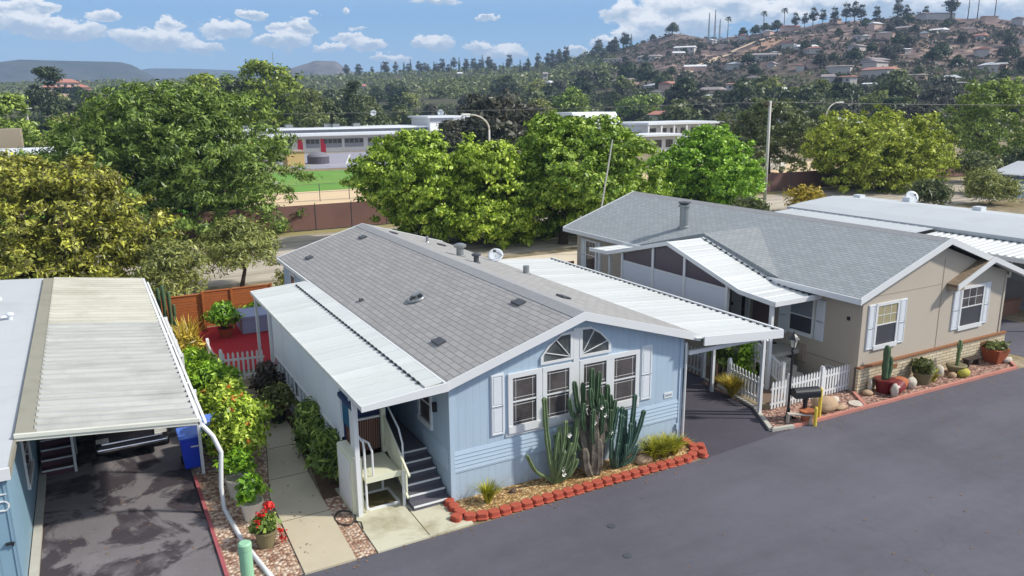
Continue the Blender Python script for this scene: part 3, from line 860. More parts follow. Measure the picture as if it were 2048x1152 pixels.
b.build('soffit', M['white'], hb)
def roofz(x): return 3.352+(x-7.02)*.3023 if x < 10.95 else 3.352+(14.92-x)*.2992
def turtle_vent(x, y):
    b = MB(); s = .3 if x < 10.95 else -.3
    z = roofz(x)
    c = Vector((x, y, z+.035)); ax = Vector((.09,0,.09*s)); ay = Vector((0,.21,0)); az_ = Vector((-s*.025,0,.025))
    b.obox(c, ax, ay, az_)
    b.obox(c+Vector((-.12 if x<10.95 else .12, 0, -.03)), Vector((.04,0,.04*s)), Vector((0,.24,0)), Vector((0,0,.025)))
    b.build('roof_vent', M['dark_metal'], ro)
for p in ((7.9,32.2), (10.2,32.0), (10.35,18.55), (7.86,18.5), (12.0,18.9), (11.6,32.2), (13.4,31.1)): turtle_vent(*p)
b = MB(); b.box(7.5, 7.62, 24.25, 24.4, roofz(7.5), roofz(7.62)+.06); b.build('roof_vent', M['dark_metal'], ro)
def pipe(x, y, h, r, m, capd=True):
    b = MB(); z = roofz(x)-.05
    prof = [(r*1.5, 0), (r*1.5, .06), (r, .10), (r, h*.72)]
    prof += [(r*1.7, h*.74), (r*1.8, h*.9), (r*.9, h), (.001, h)] if capd else [(r, h), (.001, h)]
    b.lathe(prof, (x, y, z), 12); b.build('exhaust_pipe', m, ro, smooth=False)
pipe(12.43, 27, .55, .14, M['grey_metal']); pipe(12.35, 25.4, .42, .10, M['dark_metal'])
pipe(14.3, 25.1, .36, .12, M['grey_metal'], False); pipe(12.72, 31.0, .32, .06, M['grey_metal'], False); pipe(12.9, 31.4, .3, .05, M['grey_metal'], False)
# raised round hatch in the middle of the left slope
zc = roofz(8.68)
b = MB(); b.tube([(8.68+.24*math.cos(a), 22.24+.26*math.sin(a), roofz(8.68+.24*math.cos(a))+.05) for a in [i*PI/10 for i in range(21)]], .045, 6)
b.obox((8.75, 22.38, zc+.16), (.14,0,.04), (0,.1,0), (0,0,.012)); b.tube([(8.72,22.3,zc), (8.72,22.3,zc+.16)], .03, 6)
b.build('roof_hatch', M['grey_metal'], ro)
# front windows
TF = Tfront(16.43)
b = MB(TF)
for (x0, x1, z0, z1) in ((9.765, 9.815, 1.56, 3.16), (10.775, 10.965, 1.56, 4.08), (11.975, 11.985, 1.56, 3.16)): b.box(x0, x1, 0, .04, z0, z1)
b.build('mullion', M['white_trim'], hb)
for (u0, u1) in ((8.93, 9.63), (9.95, 10.64), (11.10, 11.84), (12.10, 12.84)):
    window(hb, TF, u0, u1, 1.74, 3.03, fr=.13)
shutter(hb, TF, 8.30, 8.69, 1.57, 3.22); shutter(hb, TF, 13.03, 13.42, 1.61, 3.22)
b = MB(TF); b.box(8.72, 12.99, .0, .03, 1.46, 1.54); b.build('sill_board', M['white_trim'], hb)
def arch(parent, T, pts, hub, rays, m, th=.10):
    """half of a sunburst window: outer outline, dark pane and radiating bars"""
    f = MB(T)
    n = len(pts)
    cx = sum(p[0] for p in pts)/n; cz = sum(p[1] for p in pts)/n
    def shrink(k): return [(cx+(p[0]-cx)*k, cz+(p[1]-cz)*k) for p in pts]
    inner = shrink(.83)
    for i in range(n):
        j = (i+1) % n
        a, b_, c, d = pts[i], pts[j], inner[j], inner[i]
        vs = [(p[0], w, p[1]) for w in (0, .05) for p in (a, b_, c, d)]
        f._add(vs, [[4,5,6,7], [0,1,5,4], [2,3,7,6], [0,3,2,1], [1,2,6,5], [3,0,4,7]])
    fo = f.build('window', M['white_trim'], parent)
    p = MB(T)
    vs = [(q[0], w, q[1]) for w in (.004, .018) for q in inner]
    p._add(vs, [list(range(n, 2*n)), list(range(n))] + [[i, (i+1) % n, (i+1) % n+n, i+n] for i in range(n)])
    p.build('pane', m, fo)
    g = MB(T)
    for (x, z) in rays:
        g.bar((hub[0], .028, hub[1]), (x, .028, z), .028, .02)
    g.build('glazing_bar', M['white_trim'], fo)
M['glass_arch'] = glass_mat('grey_arch_glass', (.075,.085,.085), .12)
arch(hb, TF, [(9.76,3.24), (10.76,3.24), (10.76,4.02), (10.40,4.0), (9.98,3.72), (9.76,3.46)], (10.68, 3.33), [(9.86,3.56), (10.22,3.86)], M['glass_arch'])
arch(hb, TF, [(10.96,3.24), (11.98,3.24), (11.98,3.50), (11.66,3.84), (11.30,4.06), (10.96,4.08)], (11.04, 3.33), [(11.42,3.93), (11.86,3.58)], M['glass_arch'])
b = MB(TF); b.box(13.92, 14.22, 0, .02, 1.50, 1.66); pl = b.build('address_plate', M['white_trim'], hb)
b = MB(TF)
for i in range(6): b.box(13.95+i*.042, 13.975+i*.042, .02, .023, 1.55, 1.61)
b.build('lettering', mat('grey_lettering', lin(120,140,160), .6, .05), pl)
b = MB(TF); b.box(14.38, 14.46, 0, .07, .45, .62); b.build('meter_panel', M['blue_lap'], hb)
TL = Tleft(7.172)
window(hb, TL, 17.62, 18.35, 1.72, 2.75, fr=.10, bars='none')
b = MB(); b.box(5.2, 7.1, 33.0, 33.05, 0, .01)
window(hb, Tleft(7.172), 32.0, 32.7, 1.7, 2.9, fr=.1, bars='none')
b = MB(TL); b.box(17.2, 17.3, 0, .1, 2.2, 2.45); b.build('porch_lantern', M['black'], hb)

# awning along its left side
aw = MB(); ribbed(aw, [(4.92,3.13), (7.02,3.30)], 16.14, 29.1, .62, .03, .012)
awo = aw.build('awning', M['metal_roof'], hb)
b = MB(); b.prism([(4.86,3.06), (4.92,3.06), (4.92,3.17), (4.86,3.17)], 'y', 16.14, 29.13); b.build('edge_gutter', M['metal_roof'], awo)
b = MB(); b.prism([(4.86,3.05), (7.02,3.15), (7.02,3.372), (4.86,3.19)], 'y', 16.08, 16.13); b.build('fascia', M['white_trim'], awo)
b = MB(); b.prism([(4.86,3.07), (7.02,3.23), (7.02,3.34), (4.86,3.18)], 'y', 29.13, 29.16); b.build('fascia', M['white_trim'], awo)
b = MB(); b.prism([(6.50,3.262), (7.02,3.325), (7.02,3.345), (6.50,3.30)], 'y', 16.3, 29.0); b.build('flashing', M['metal_roof'], awo)
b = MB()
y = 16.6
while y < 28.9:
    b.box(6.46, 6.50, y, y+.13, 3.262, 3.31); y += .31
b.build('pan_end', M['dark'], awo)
post(awo, 4.94, 16.92, 3.08, .11)
post(awo, 5.0, 26.7, 3.08, .10); post(awo, 4.98, 28.9, 3.08, .10)
# enclosed porch wall under the awning
TP = Tleft(5.05)
b = MB(TP); b.box(18.55, 26.6, -.06, 0, 1.46, 3.08); pw = b.build('porch_wall', M['panel_white'], hb)
b = MB(TP)
for y in (18.6, 21.2, 23.65, 26.5): b.box(y-.05, y+.05, 0, .03, .0, 1.46)
for y in (19.9, 22.4, 25.0): b.box(y-.006, y+.006, 0, .008, 1.5, 3.05)
b.build('wall_stud', M['white_trim'], pw)
b = MB(TP); b.box(18.55, 26.6, -.06, .0, 0, .30); b.build('base_panel', M['panel_white'], pw)
for (a, c) in ((18.72, 21.10), (21.35, 23.55), (23.8, 26.4)):
    f = MB(TP)
    f.box(a, c, -.05, .02, 1.40, 1.46); f.box(a, c, -.05, .02, .86, .92); f.box(a, c, -.05, .02, .30, .36)
    n = 5
    for i in range(1, n): x = a+(c-a)*i/n; f.box(x-.02, x+.02, -.045, .015, .92, 1.40)
    fo = f.build('window', M['white_trim'], pw)
    p = MB(TP); p.box(a, c, -.04, -.025, .92, 1.40); p.build('screen', mat('pale_screen', lin(150,158,165), .6, .1, 3), fo)
    p = MB(TP); p.box(a, c, -.042, -.03, .36, .86); p.build('opening', M['dark'], fo)
b = MB(); b.box(5.11, 7.17, 26.54, 26.6, 0, 3.1); b.build('end_wall', M['panel_white'], pw)
b = MB(); b.box(5.11, 6.1, 18.55, 18.61, .95, 3.1); b.build('end_wall', M['navy'], pw)
b = MB(); b.box(6.11, 7.17, 20.6, 20.66, .95, 3.1); b.build('end_wall', M['navy'], pw)
b = MB(); b.box(6.3, 7.0, 20.55, 20.60, .96, 2.9); b.build('door', M['teal'], pw)
b = MB(TP); b.box(17.75, 18.4, -.04, -.01, 1.95, 2.9); b.build('blue_screen', M['teal'], pw)
b = MB(TP); b.box(17.72, 18.5, -.05, .01, 2.9, 3.0); b.box(17.70, 17.76, -.05, .01, 1.0, 2.9); b.build('opening_frame', M['white_trim'], pw)
b = MB(); b.prism([(4.98,2.62), (5.9,2.86), (5.9,2.92), (4.98,2.72)], 'y', 17.0, 18.5); b.build('canvas_blind', M['navy'], pw)
# right-hand carport roof
cp = MB(); ribbed(cp, [(14.70,3.30), (18.05,3.02)], 16.02, 29.4, .42, .03, .014)
cpo = cp.build('carport_roof', M['metal_roof_r'], hb)
b = MB(); b.prism([(14.95,3.05), (18.13,2.80), (18.13,3.06), (14.95,3.32)], 'y', 15.97, 16.017); b.build('fascia', M['white_trim'], cpo)
b = MB(); b.prism([(18.055,2.82), (18.13,2.82), (18.13,3.07), (18.055,3.07)], 'y', 16.02, 29.45); b.build('edge_gutter', M['white_trim'], cpo)
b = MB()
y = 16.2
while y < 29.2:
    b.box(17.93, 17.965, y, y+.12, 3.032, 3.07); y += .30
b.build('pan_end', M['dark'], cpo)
b = MB(); b.box(14.7, 18.05, 16.3, 16.42, 2.72, 2.84); b.build('beam', M['white_trim'], cpo)
b = MB(); b.box(17.9, 18.02, 16.43, 29.3, 2.70, 2.82); b.build('beam', M['white_trim'], cpo)
for (x, y) in ((18.15, 16.75), (18.33, 16.9)): post(cpo, x, y, 2.80, .09)
post(cpo, 18.28, 19.07, 2.80, .10); post(cpo, 18.28, 23.6, 2.80, .10); post(cpo, 18.28, 28.6, 2.80, .10)
b = MB(); b.bar((18.15, 16.75, 2.45), (17.75, 16.75, 2.75), .05); b.bar((18.33, 16.75, 2.45), (18.33, 17.2, 2.75), .05); b.build('brace', M['white_trim'], cpo)
b = MB(); b.tube([(14.62,16.36,3.1), (14.63,16.36,2.6), (14.62,16.36,.1)], .035, 8); b.build('downspout', M['white_trim'], hb)

# porch stairs
st = empty('porch_stairs', (6.68, 17.3, 0), 'dark grey porch stairs with white nosings against the light blue home', 'stairs')
N = 6; z0_, y0_, dy, dz = 0.0, 16.46, .29, .158
for i in range(N):
    b = MB(); b.box(6.16, 7.13, y0_+i*dy, y0_+(i+1)*dy+.02, max(0, (i-1)*dz), (i+1)*dz); t = b.build('step', M['step'], st)
    b = MB(); b.box(6.16, 7.13, y0_+i*dy-.018, y0_+i*dy+.022, (i+1)*dz-.03, (i+1)*dz+.006); b.build('nosing', M['white'], t)
b = MB(); b.box(6.16, 7.13, y0_+N*dy+.02, 20.6, .80, .95); b.build('landing', M['step'], st)
rail = MB()
rail.bar((6.11,16.55,.95), (6.11,18.3,1.92), .05, .07); rail.bar((6.11,16.7,.30), (6.11,18.35,1.22), .05, .06)
rail.build('handrail', M['cream'], st)
for i in range(13):
    y = 16.75+i*.125; k = (y-16.55)/1.75
    b = MB(); b.box(6.09, 6.13, y, y+.085, .33+k*.9, .93+k*.97); b.build('baluster', M['cream'], st)
b = MB(); b.box(6.05, 6.17, 18.3, 18.42, .9, 2.12); b.build('newel_post', M['cream'], st)
b = MB(); b.tube([(6.2,17.2,.75), (6.2,17.2,1.55), (6.22,17.5,1.85), (6.22,18.3,2.2)], .025, 8); b.build('grab_bar', M['white'], st)

# wheelchair lift
wl = empty('wheelchair_lift', (5.6, 17.5, 0), 'cream wheelchair lift platform with brown grille gate beside the dark porch stairs', 'wheelchair lift')
b = MB(); b.box(5.12, 6.06, 16.95, 18.3, .86, .92); b.box(5.12, 6.06, 16.92, 16.95, .84, .99); pf = b.build('platform', M['cream'], wl)
b = MB(); b.prism([(5.2,.925), (6.0,.925), (5.85,.965), (5.35,.965)], 'y', 17.0, 17.5); b.build('ramp_flap', M['cream'], pf)
b = MB(); b.box(4.80, 5.08, 17.02, 18.2, .04, 1.50); b.box(4.82, 5.06, 17.04, 18.18, 1.50, 1.53); b.build('tower', M['cream'], wl, bevel=.015)
b = MB(); b.box(4.79, 4.80, 17.12, 18.1, .15, 1.40); b.build('tower_panel', M['white'], wl)
b = MB(); b.box(5.16, 6.04, 18.50, 18.53, .95, 1.85); g_ = b.build('gate', M['rust'], wl)
b = MB()
for i in range(14): x = 5.2+i*.062; b.bar((x, 18.48, .98), (x+.03, 18.48, 1.82), .014)
b.build('gate_bar', mat('pale_gate_bar', lin(150,120,100), .6, .1), g_)
b = MB(); b.bar((5.12,18.46,1.88), (6.06,18.46,1.88), .05); b.build('gate_rail', M['white'], g_)
for (x, y) in ((5.14, 16.98),):
    b = MB(); b.tube([(x,y,.1), (x,y,1.72), (x+.02,y+.12,1.86), (x+.02,18.3,1.9)], .028, 8); b.build('safety_rail', M['white'], wl)
b = MB(); b.tube([(5.34,17.0,.92), (5.34,17.0,1.62), (5.30,17.12,1.8), (5.16,17.4,1.86)], .026, 8); b.build('safety_rail', M['white'], wl)
for (x, y, z) in ((6.06, 16.86, .98), (5.86, 17.9, .86)):
    post(wl, x, y, z, .06, 'support_leg', M['white'])
b = MB()
b.bar((5.2,17.05,.07), (6.0,17.05,.07), .05); b.bar((5.3,17.9,.07), (6.0,17.9,.07), .05); b.bar((6.0,17.05,.075), (6.0,17.9,.075), .05); b.bar((5.2,17.05,.075), (5.25,17.9,.075), .05)
b.build('base_frame', M['white'], wl)
b = MB(); b.box(5.2, 5.95, 17.1, 17.85, .048, .056); b.build('base_mat', mat('olive_mat', lin(96,88,56), .9, .5, 3), wl)

# ================================================================== tan home on the right
ht = empty('mobile_home', (26.5, 16.5, 0), 'tan stucco mobile home with bluish grey shingle roof and cream brick skirt', 'mobile home')
b = MB(); b.prism([(22.43,.92), (30.7,.92), (30.7,3.36), (26.4,4.80), (22.43,3.5)], 'y', 16.5, 16.62); b.build('wall', M['tan_x'], ht)
b = MB(); b.prism([(22.432,0), (30.7,0), (30.7,3.36), (26.4,4.80), (22.432,3.5)], 'y', 16.622, 33.9); wt_ = b.build('wall', M['tan_y'], ht)
b = MB(); b.box(22.40, 31.0, 16.40, 16.50, 0, .90); b.build('brick_skirt', M['brick'], ht)
b = MB(); b.box(22.38, 31.03, 16.36, 16.499, .90, .97); b.build('brick_cap', M['brickcap'], ht)
b = MB(); b.box(26.68, 26.71, 16.49, 16.499, .97, 4.3); b.box(22.5, 26.68, 16.492, 16.4995, 3.36, 3.375); b.build('panel_joint', M['tan_trim'], ht)
for (x0, x1, z1) in ((22.40, 22.50, 3.4), (30.62, 30.73, 3.3)):
    b = MB(); b.box(x0, x1, 16.47, 16.4995, .97, z1); b.build('corner_trim', M['tan_x'], ht)
b = MB(); b.box(22.405, 22.43, 17.0, 20.2, .88, .91); b.build('belt_joint', M['tan_trim'], ht)
rf = MB(); rf.prism([(21.84,3.50), (26.4,5.10), (31.3,3.38), (31.3,3.27), (26.4,4.99), (21.84,3.39)], 'y', 16.18, 34.3)
rt = rf.build('roof', M['shingle_t'], ht)
b = MB(); b.prism([(21.82,3.525), (26.4,5.13), (31.32,3.40), (31.32,3.17), (26.4,4.90), (21.82,3.295)], 'y', 16.13, 16.176); b.build('fascia', M['white_trim'], ht)
b = MB(); b.prism([(21.82,3.525), (26.4,5.13), (31.32,3.40), (31.32,3.2), (26.4,4.93), (21.82,3.325)], 'y', 34.304, 34.35); b.build('fascia', M['white_trim'], ht)
b = MB(); b.box(21.78, 21.835, 16.1, 34.3, 3.30, 3.50); b.build('gutter', M['white_trim'], ht)
b = MB(); b.prism([(26.1,5.0), (26.4,5.115), (26.7,5.01), (26.7,4.99), (26.4,5.098), (26.1,4.98)], 'y', 16.18, 34.3); b.build('ridge_cap', M['ridge'], rt)
def tz(x): return 3.50+(x-21.84)*.3509
# cross gable over the side porch
b = MB()
A1, A2, Bq, Cq = (21.9,19.7,tz(21.9)+.01), (21.9,27.9,tz(21.9)+.01), (21.9,23.8,4.62), (25.05,23.8,4.635)
b._add([A1, A2, Bq, Cq], [[0,3,2], [1,2,3], [0,2,1], [0,1,3]]); b.build('cross_gable', M['shingle_c'], rt)
# small gable over the right part of the front
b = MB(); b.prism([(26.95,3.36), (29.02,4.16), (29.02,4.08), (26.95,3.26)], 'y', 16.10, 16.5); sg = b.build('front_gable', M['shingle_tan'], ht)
b = MB(); b.prism([(26.93,3.38), (29.05,4.20), (31.3,3.39), (31.3,3.2), (29.05,4.0), (26.93,3.17)], 'y', 16.03, 16.08); b.build('fascia', M['white_trim'], sg)
b = MB(); b.prism([(29.02,4.16), (31.3,3.38), (31.3,3.30), (29.02,4.08)], 'y', 16.085, 16.12); b.build('gable_slope', M['shingle_t'], sg)
b = MB(); b.box(26.95, 27.4, 16.10, 16.49, 3.14, 3.255); b.build('eave_return', M['tan_trim'], sg)
TF2 = Tfront(16.5)
window(ht, TF2, 23.20, 24.24, 1.60, 3.0, fr=.10, sash=2.32, bars='grid', upper=M['blind'], lower=M['screen'])
window(ht, TF2, 27.98, 29.26, 1.58, 3.0, fr=.10, sash=2.30, bars='grid', lower=M['screen'])
for (a, c) in ((22.72, 23.08), (24.36, 24.74), (27.45, 27.86), (29.38, 29.72)): shutter(ht, TF2, a, c, 1.49, 3.1)
TL2 = Tleft(22.432)
window(ht, TL2, 18.50, 19.50, 1.60, 2.85, fr=.09, sash=2.2, bars='none', upper=mat('grey_upper_screen', lin(130,135,140), .4, .12, 2), lower=M['screen'])
shutter(ht, TL2, 17.98, 18.36, 1.46, 2.96); shutter(ht, TL2, 19.62, 20.05, 1.36, 2.8)
window(ht, TL2, 32.2, 33.0, 1.5, 2.9, fr=.1, bars='grid'); shutter(ht, TL2, 33.12, 33.5, 1.4, 3.0); shutter(ht, TL2, 31.7, 32.08, 1.4, 3.0)
window(ht, TL2, 27.6, 28.5, 1.5, 2.8, fr=.1, bars='grid')
b = MB(TL2); b.box(16.95, 17.05, 0, .05, 2.5, 2.62); b.build('wall_lamp', M['black'], ht)
for (y, z) in ((17.55, .42), (20.6, .95)):
    b = MB(TL2); b.box(y-.22, y+.22, 0, .025, z, z+.26); v_ = b.build('wall_vent', M['white_trim'], ht)
    b = MB(TL2)
    for i in range(5): b.box(y-.17, y+.17, .025, .03, z+.03+i*.045, z+.05+i*.045)
    b.build('vent_slat', M['grey_metal'], v_)
b = MB(TL2); b.box(18.7, 19.1, 0, .12, .5, 1.15); b.build('meter_box', M['tan_trim'], ht)
for x in (24.0, 29.4):
    b = MB(TF2); b.box(x, x+.45, .1, .115, .62, .78); v_ = b.build('skirt_vent', M['brickcap'], ht)
b = MB(); b.lathe([(.26,0), (.26,.16), (.20,.2), (.20,1.05), (.27,1.07), (.27,1.16), (.22,1.2), (.001,1.2)], (23.92, 27.3, 4.12), 16); ch = b.build('chimney', M['grey_metal'], rt)
b = MB(); b.lathe([(.29,0), (.29,.05), (.001,.09)], (23.92, 27.3, 5.36), 16); b.build('chimney_cap', M['dark_metal'], ch)
# porch with gabled awning
prof = [(29.1,3.36), (27.7,3.42), (23.7,4.44), (19.7,3.30), (18.05,3.20)]
pa = MB()
def rib_y(pr, x0, x1):
    # sheet following the porch gable, ribs running along x
    vs = []; fs = []; cols = []
    for (ya, za), (yb, zb) in zip(pr, pr[1:]):
        L = math.hypot(yb-ya, zb-za); n = max(1, int(L/.42))
        for i in range(n):
            for (t, h) in ((0,0), (.92,0), (.94,.013), (.98,.013)):
                k = (i+t)/n; cols.append((ya+(yb-ya)*k, za+(zb-za)*k+h))
    cols.append(pr[-1])
    for x in (x0, x1):
        for (y, z) in cols: vs.append((x, y, z))
    n = len(cols)
    fs = [[k, k+1, n+k+1, n+k] for k in range(n-1)]
    pa._add(vs, fs)
    pa.prism([(y, z-.004) for y, z in pr] + [(y, z-.03) for y, z in reversed(pr)], 'x', x0, x1)
rib_y(prof, 19.98, 22.2)
pao = pa.build('porch_awning', M['metal_roof_r'], ht)
b = MB(); b.prism([(y, z+.035) for y, z in prof] + [(y, z-.13) for y, z in reversed(prof)], 'x', 19.92, 19.976); b.build('fascia', M['white_trim'], pao)
b = MB(); b.prism([(19.93,3.24), (22.2,3.24), (22.2,3.07), (19.93,3.07)], 'y', 17.99, 18.045); b.build('fascia', M['white_trim'], pao)
b = MB(); b.prism([(y, z+.05) for y, z in prof[1:4]] + [(y, z+.01) for y, z in reversed(prof[1:4])], 'x', 21.75, 21.9); b.build('flashing', M['metal_roof_r'], pao)
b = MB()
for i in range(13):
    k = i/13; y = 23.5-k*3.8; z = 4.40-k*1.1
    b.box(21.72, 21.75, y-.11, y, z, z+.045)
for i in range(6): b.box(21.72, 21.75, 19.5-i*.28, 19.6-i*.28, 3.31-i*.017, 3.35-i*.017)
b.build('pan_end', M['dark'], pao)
def pz(y):
    p = sorted(prof); return lerp([(a, c) for a, c in p], y)
for y in (26.8, 24.72, 22.78, 20.45, 18.3): post(pao, 20.12, y, pz(y)-.14, .12)
for y in (28.8, 27.75): post(pao, 20.12, y, 3.25, .09)
b = MB()
for (a, c) in ((26.75, 24.78), (24.66, 22.84), (22.72, 20.51)):
    b.box(20.10, 20.14, c, a, .95, 3.14)
lat = b.build('lattice_panel', mat('white_lattice', (.62,.65,.70), .6, .08, 30), ht)
b = MB()
for (a, c) in ((26.75, 24.78), (24.66, 22.84), (22.72, 20.51)): b.box(20.08, 20.16, c, a, 3.14, 3.20)
b.build('lattice_rail', M['white_trim'], lat)
b = MB()
for (a, c) in ((26.75, 24.78), (24.66, 22.84), (22.72, 20.51)):
    ys_ = [c+(a-c)*i/6 for i in range(7)]
    b.prism([(y, 3.21) for y in ys_] + [(y, max(3.215, pz(y)-.16)) for y in reversed(ys_)], 'x', 20.115, 20.125)
b.build('screen', mat('porch_screen', lin(76,66,76), .35, .2, 1.5), ht)
b = MB(); b.box(20.12, 22.43, 18.9, 28.9, .80, .95); b.build('porch_deck', M['kerb'], ht)
b = MB(); b.box(20.12, 20.16, 18.9, 28.9, 0, .80); b.build('deck_skirt', M['tan_y'], ht)
b = MB(TL2); b.box(21.55, 22.5, 0, .05, .98, 2.85); dr = b.build('door', M['white_trim'], ht)
b = MB(TL2); b.box(21.75, 21.92, .05, .06, 1.3, 2.7); b.build('door_light', M['glass'], dr)
b = MB(TL2); b.box(22.4, 22.46, .05, .1, 1.85, 1.95); b.build('door_handle', M['black'], dr)
b = MB(TL2); b.box(20.25, 21.35, 0, .03, 1.0, 2.7); b.build('brown_panel', mat('mauve_brown_panel', lin(120,100,96), .8, .1), ht)  # panel in its own mauve-brown colour
# porch steps with rail
ps = empty('porch_steps', (20.9, 18.2, 0), 'steps with white slatted rail leading up to the tan home porch', 'steps')
for i in range(4):
    b = MB(); b.box(20.35, 21.6, 17.75+i*.28, 18.88 if i < 3 else 18.88, i*.2, (i+1)*.2); b.build('step', M['kerb'], ps)
b = MB(); b.bar((20.28,19.6,1.75), (20.28,17.8,.95), .05, .07); b.bar((20.28,19.6,1.15), (20.28,17.85,.35), .05, .06); b.build('handrail', M['white_trim'], ps)
for i in range(12):
    y = 17.9+i*.145
    b = MB(); b.box(20.26, 20.30, y, y+.06, .30+(y-17.8)*.444, .95+(y-17.8)*.444); b.build('baluster', M['white_trim'], ps)
for y in (17.78, 19.62):
    b = MB(); b.box(20.22, 20.34, y-.05, y+.05, 0 if y < 18 else .9, 1.12 if y < 18 else 1.9); b.build('newel_post', M['white_trim'], ps)

# ================================================================== left home with carport
hl = empty('mobile_home', (-3.0, 17.1, 0), 'blue-grey mobile home with flat pale roof at the left edge', 'mobile home')
b = MB(); b.box(-14, -2.08, 17.10, 17.2, 0, 2.80); b.build('wall', M['blue_left_x'], hl)
b = MB(); b.box(-14, -2.082, 17.202, 36.6, 0, 2.80); b.build('wall', M['blue_left_y'], hl)
b = MB(); b.prism([(-14,2.80), (-14,3.15), (-8,3.30), (-2.02,2.93), (-2.02,2.82)], 'y', 17.0, 37.2); rl = b.build('roof', M['coat_roof'], hl)
b = MB(); b.box(-2.10, -1.97, 17.0, 37.2, 2.74, 2.925); b.build('gutter', M['metal_beige'], rl)
b = MB(); b.box(-14, -1.97, 16.93, 16.997, 2.76, 3.0); b.build('fascia', M['white_trim'], rl)
b = MB(); b.lathe([(.07,0), (.07,.16), (.13,.18), (.13,.24), (.001,.28)], (-2.75, 30.0, 2.95), 10); b.tube([(-2.75,30,3.1), (-3.0,29.8,3.12)], .04, 6); b.build('roof_vent', M['dish'], rl)
b = MB(); b.lathe([(.06,0), (.06,.12), (.001,.16)], (-3.25, 33.2, 2.98), 10); b.build('roof_vent', M['dish'], rl)
b = MB(Tfront(17.1))
pts5 = [(-2.10,2.42), (-2.24,2.42), (-2.25,2.27), (-2.15,2.27), (-2.09,2.21), (-2.09,2.13), (-2.15,2.07), (-2.25,2.08)]
for p, q in zip(pts5, pts5[1:]): b.bar((p[0], .015, p[1]), (q[0], .015, q[1]), .035, .02)
b.build('house_number', M['white_trim'], hl)
b = MB(); b.box(-2.25, -2.1, 17.03, 17.095, 1.34, 1.38); b.tube([(-2.13,17.05,1.36), (-2.13,17.05,1.30)], .02, 6); b.build('hose_tap', M['black'], hl)
b = MB(); b.box(-2.14, -2.06, 17.08, 17.22, 0, 2.76); b.build('corner_trim', M['blue_left_x'], hl)
TR = Tright(-2.08)
window(hl, TR, 20.6, 22.0, 1.05, 2.4, fr=.09, bars='none')
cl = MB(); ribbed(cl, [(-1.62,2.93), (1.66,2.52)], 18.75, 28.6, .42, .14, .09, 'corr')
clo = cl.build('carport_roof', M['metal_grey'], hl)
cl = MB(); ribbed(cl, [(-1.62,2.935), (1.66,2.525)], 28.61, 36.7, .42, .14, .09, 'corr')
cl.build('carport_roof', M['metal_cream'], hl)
b = MB(); b.prism([(-1.98,2.88), (-1.58,2.88), (-1.58,2.99), (-1.98,3.02)], 'y', 18.75, 36.7); b.build('flashing', M['metal_beige'], clo)
b = MB(); b.prism([(-1.99,2.88), (1.70,2.48), (1.70,2.63), (-1.99,3.03)], 'y', 18.66, 18.745); b.prism([(-1.99,2.96), (1.70,2.56), (1.70,2.64), (-1.99,3.04)], 'y', 18.63, 18.658); b.build('fascia', mat('cream_fascia', lin(214,214,200), .5, .05, 2, dirt=.2), clo)
b = MB(); b.box(1.665, 1.75, 18.66, 36.7, 2.42, 2.60); b.build('edge_gutter', M['white'], clo)
b = MB(); b.bar((1.85,18.9,2.42), (1.85,36.5,2.42), .06, .07)
for y in (22, 26, 30, 34): b.bar((1.75,y,2.45), (1.85,y,2.43), .04)
b.build('edge_rail', M['white'], clo)
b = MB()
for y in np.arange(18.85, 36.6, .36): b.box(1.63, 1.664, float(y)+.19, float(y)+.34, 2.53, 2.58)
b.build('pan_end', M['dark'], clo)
for y in (21.3, 27.5, 34): post(clo, 1.90 if y < 22 else 1.78, y, 2.45, .08)
b = MB(); b.tube([(1.70,18.8,2.47), (1.80,18.8,2.34), (1.97,18.8,2.08), (2.12,18.8,1.62), (2.08,18.8,1.2), (2.04,18.8,.7), (2.06,18.8,.12), (2.10,18.45,.07), (2.2,17.1,.06), (2.42,15.7,.06), (2.5,15.3,.05)], .055, 8); b.build('downspout', M['white'], clo, smooth=True)
b = MB(); b.box(-.2, -.1, 27.15, 27.25, 2.85, 2.9); 
# side steps of the left home
ls = empty('side_steps', (-1.55, 23.6, 0), 'maroon side steps with white nosings under the left carport', 'steps')
for i in range(5):
    b = MB(); b.box(-1.98, -1.22, 23.25+i*.28, 24.65, max(0,(i-1)*.19), (i+1)*.19); t = b.build('step', M['maroon'], ls)
    b = MB(); b.box(-1.98, -1.22, 23.23+i*.28, 23.265+i*.28, (i+1)*.19-.035, (i+1)*.19+.005); b.build('nosing', M['white'], t)
b = MB(); b.box(-1.20, -1.14, 23.2, 23.26, 0, 1.1); b.box(-1.20, -1.14, 24.5, 24.56, 0, 1.9); b.bar((-1.17,23.2,1.1), (-1.17,24.6,1.9), .06); b.build('handrail', M['white'], ls)
b = MB(); b.box(-1.21, -1.17, 23.26, 24.5, 0, 1.0); b.build('side_panel', M['white'], ls)

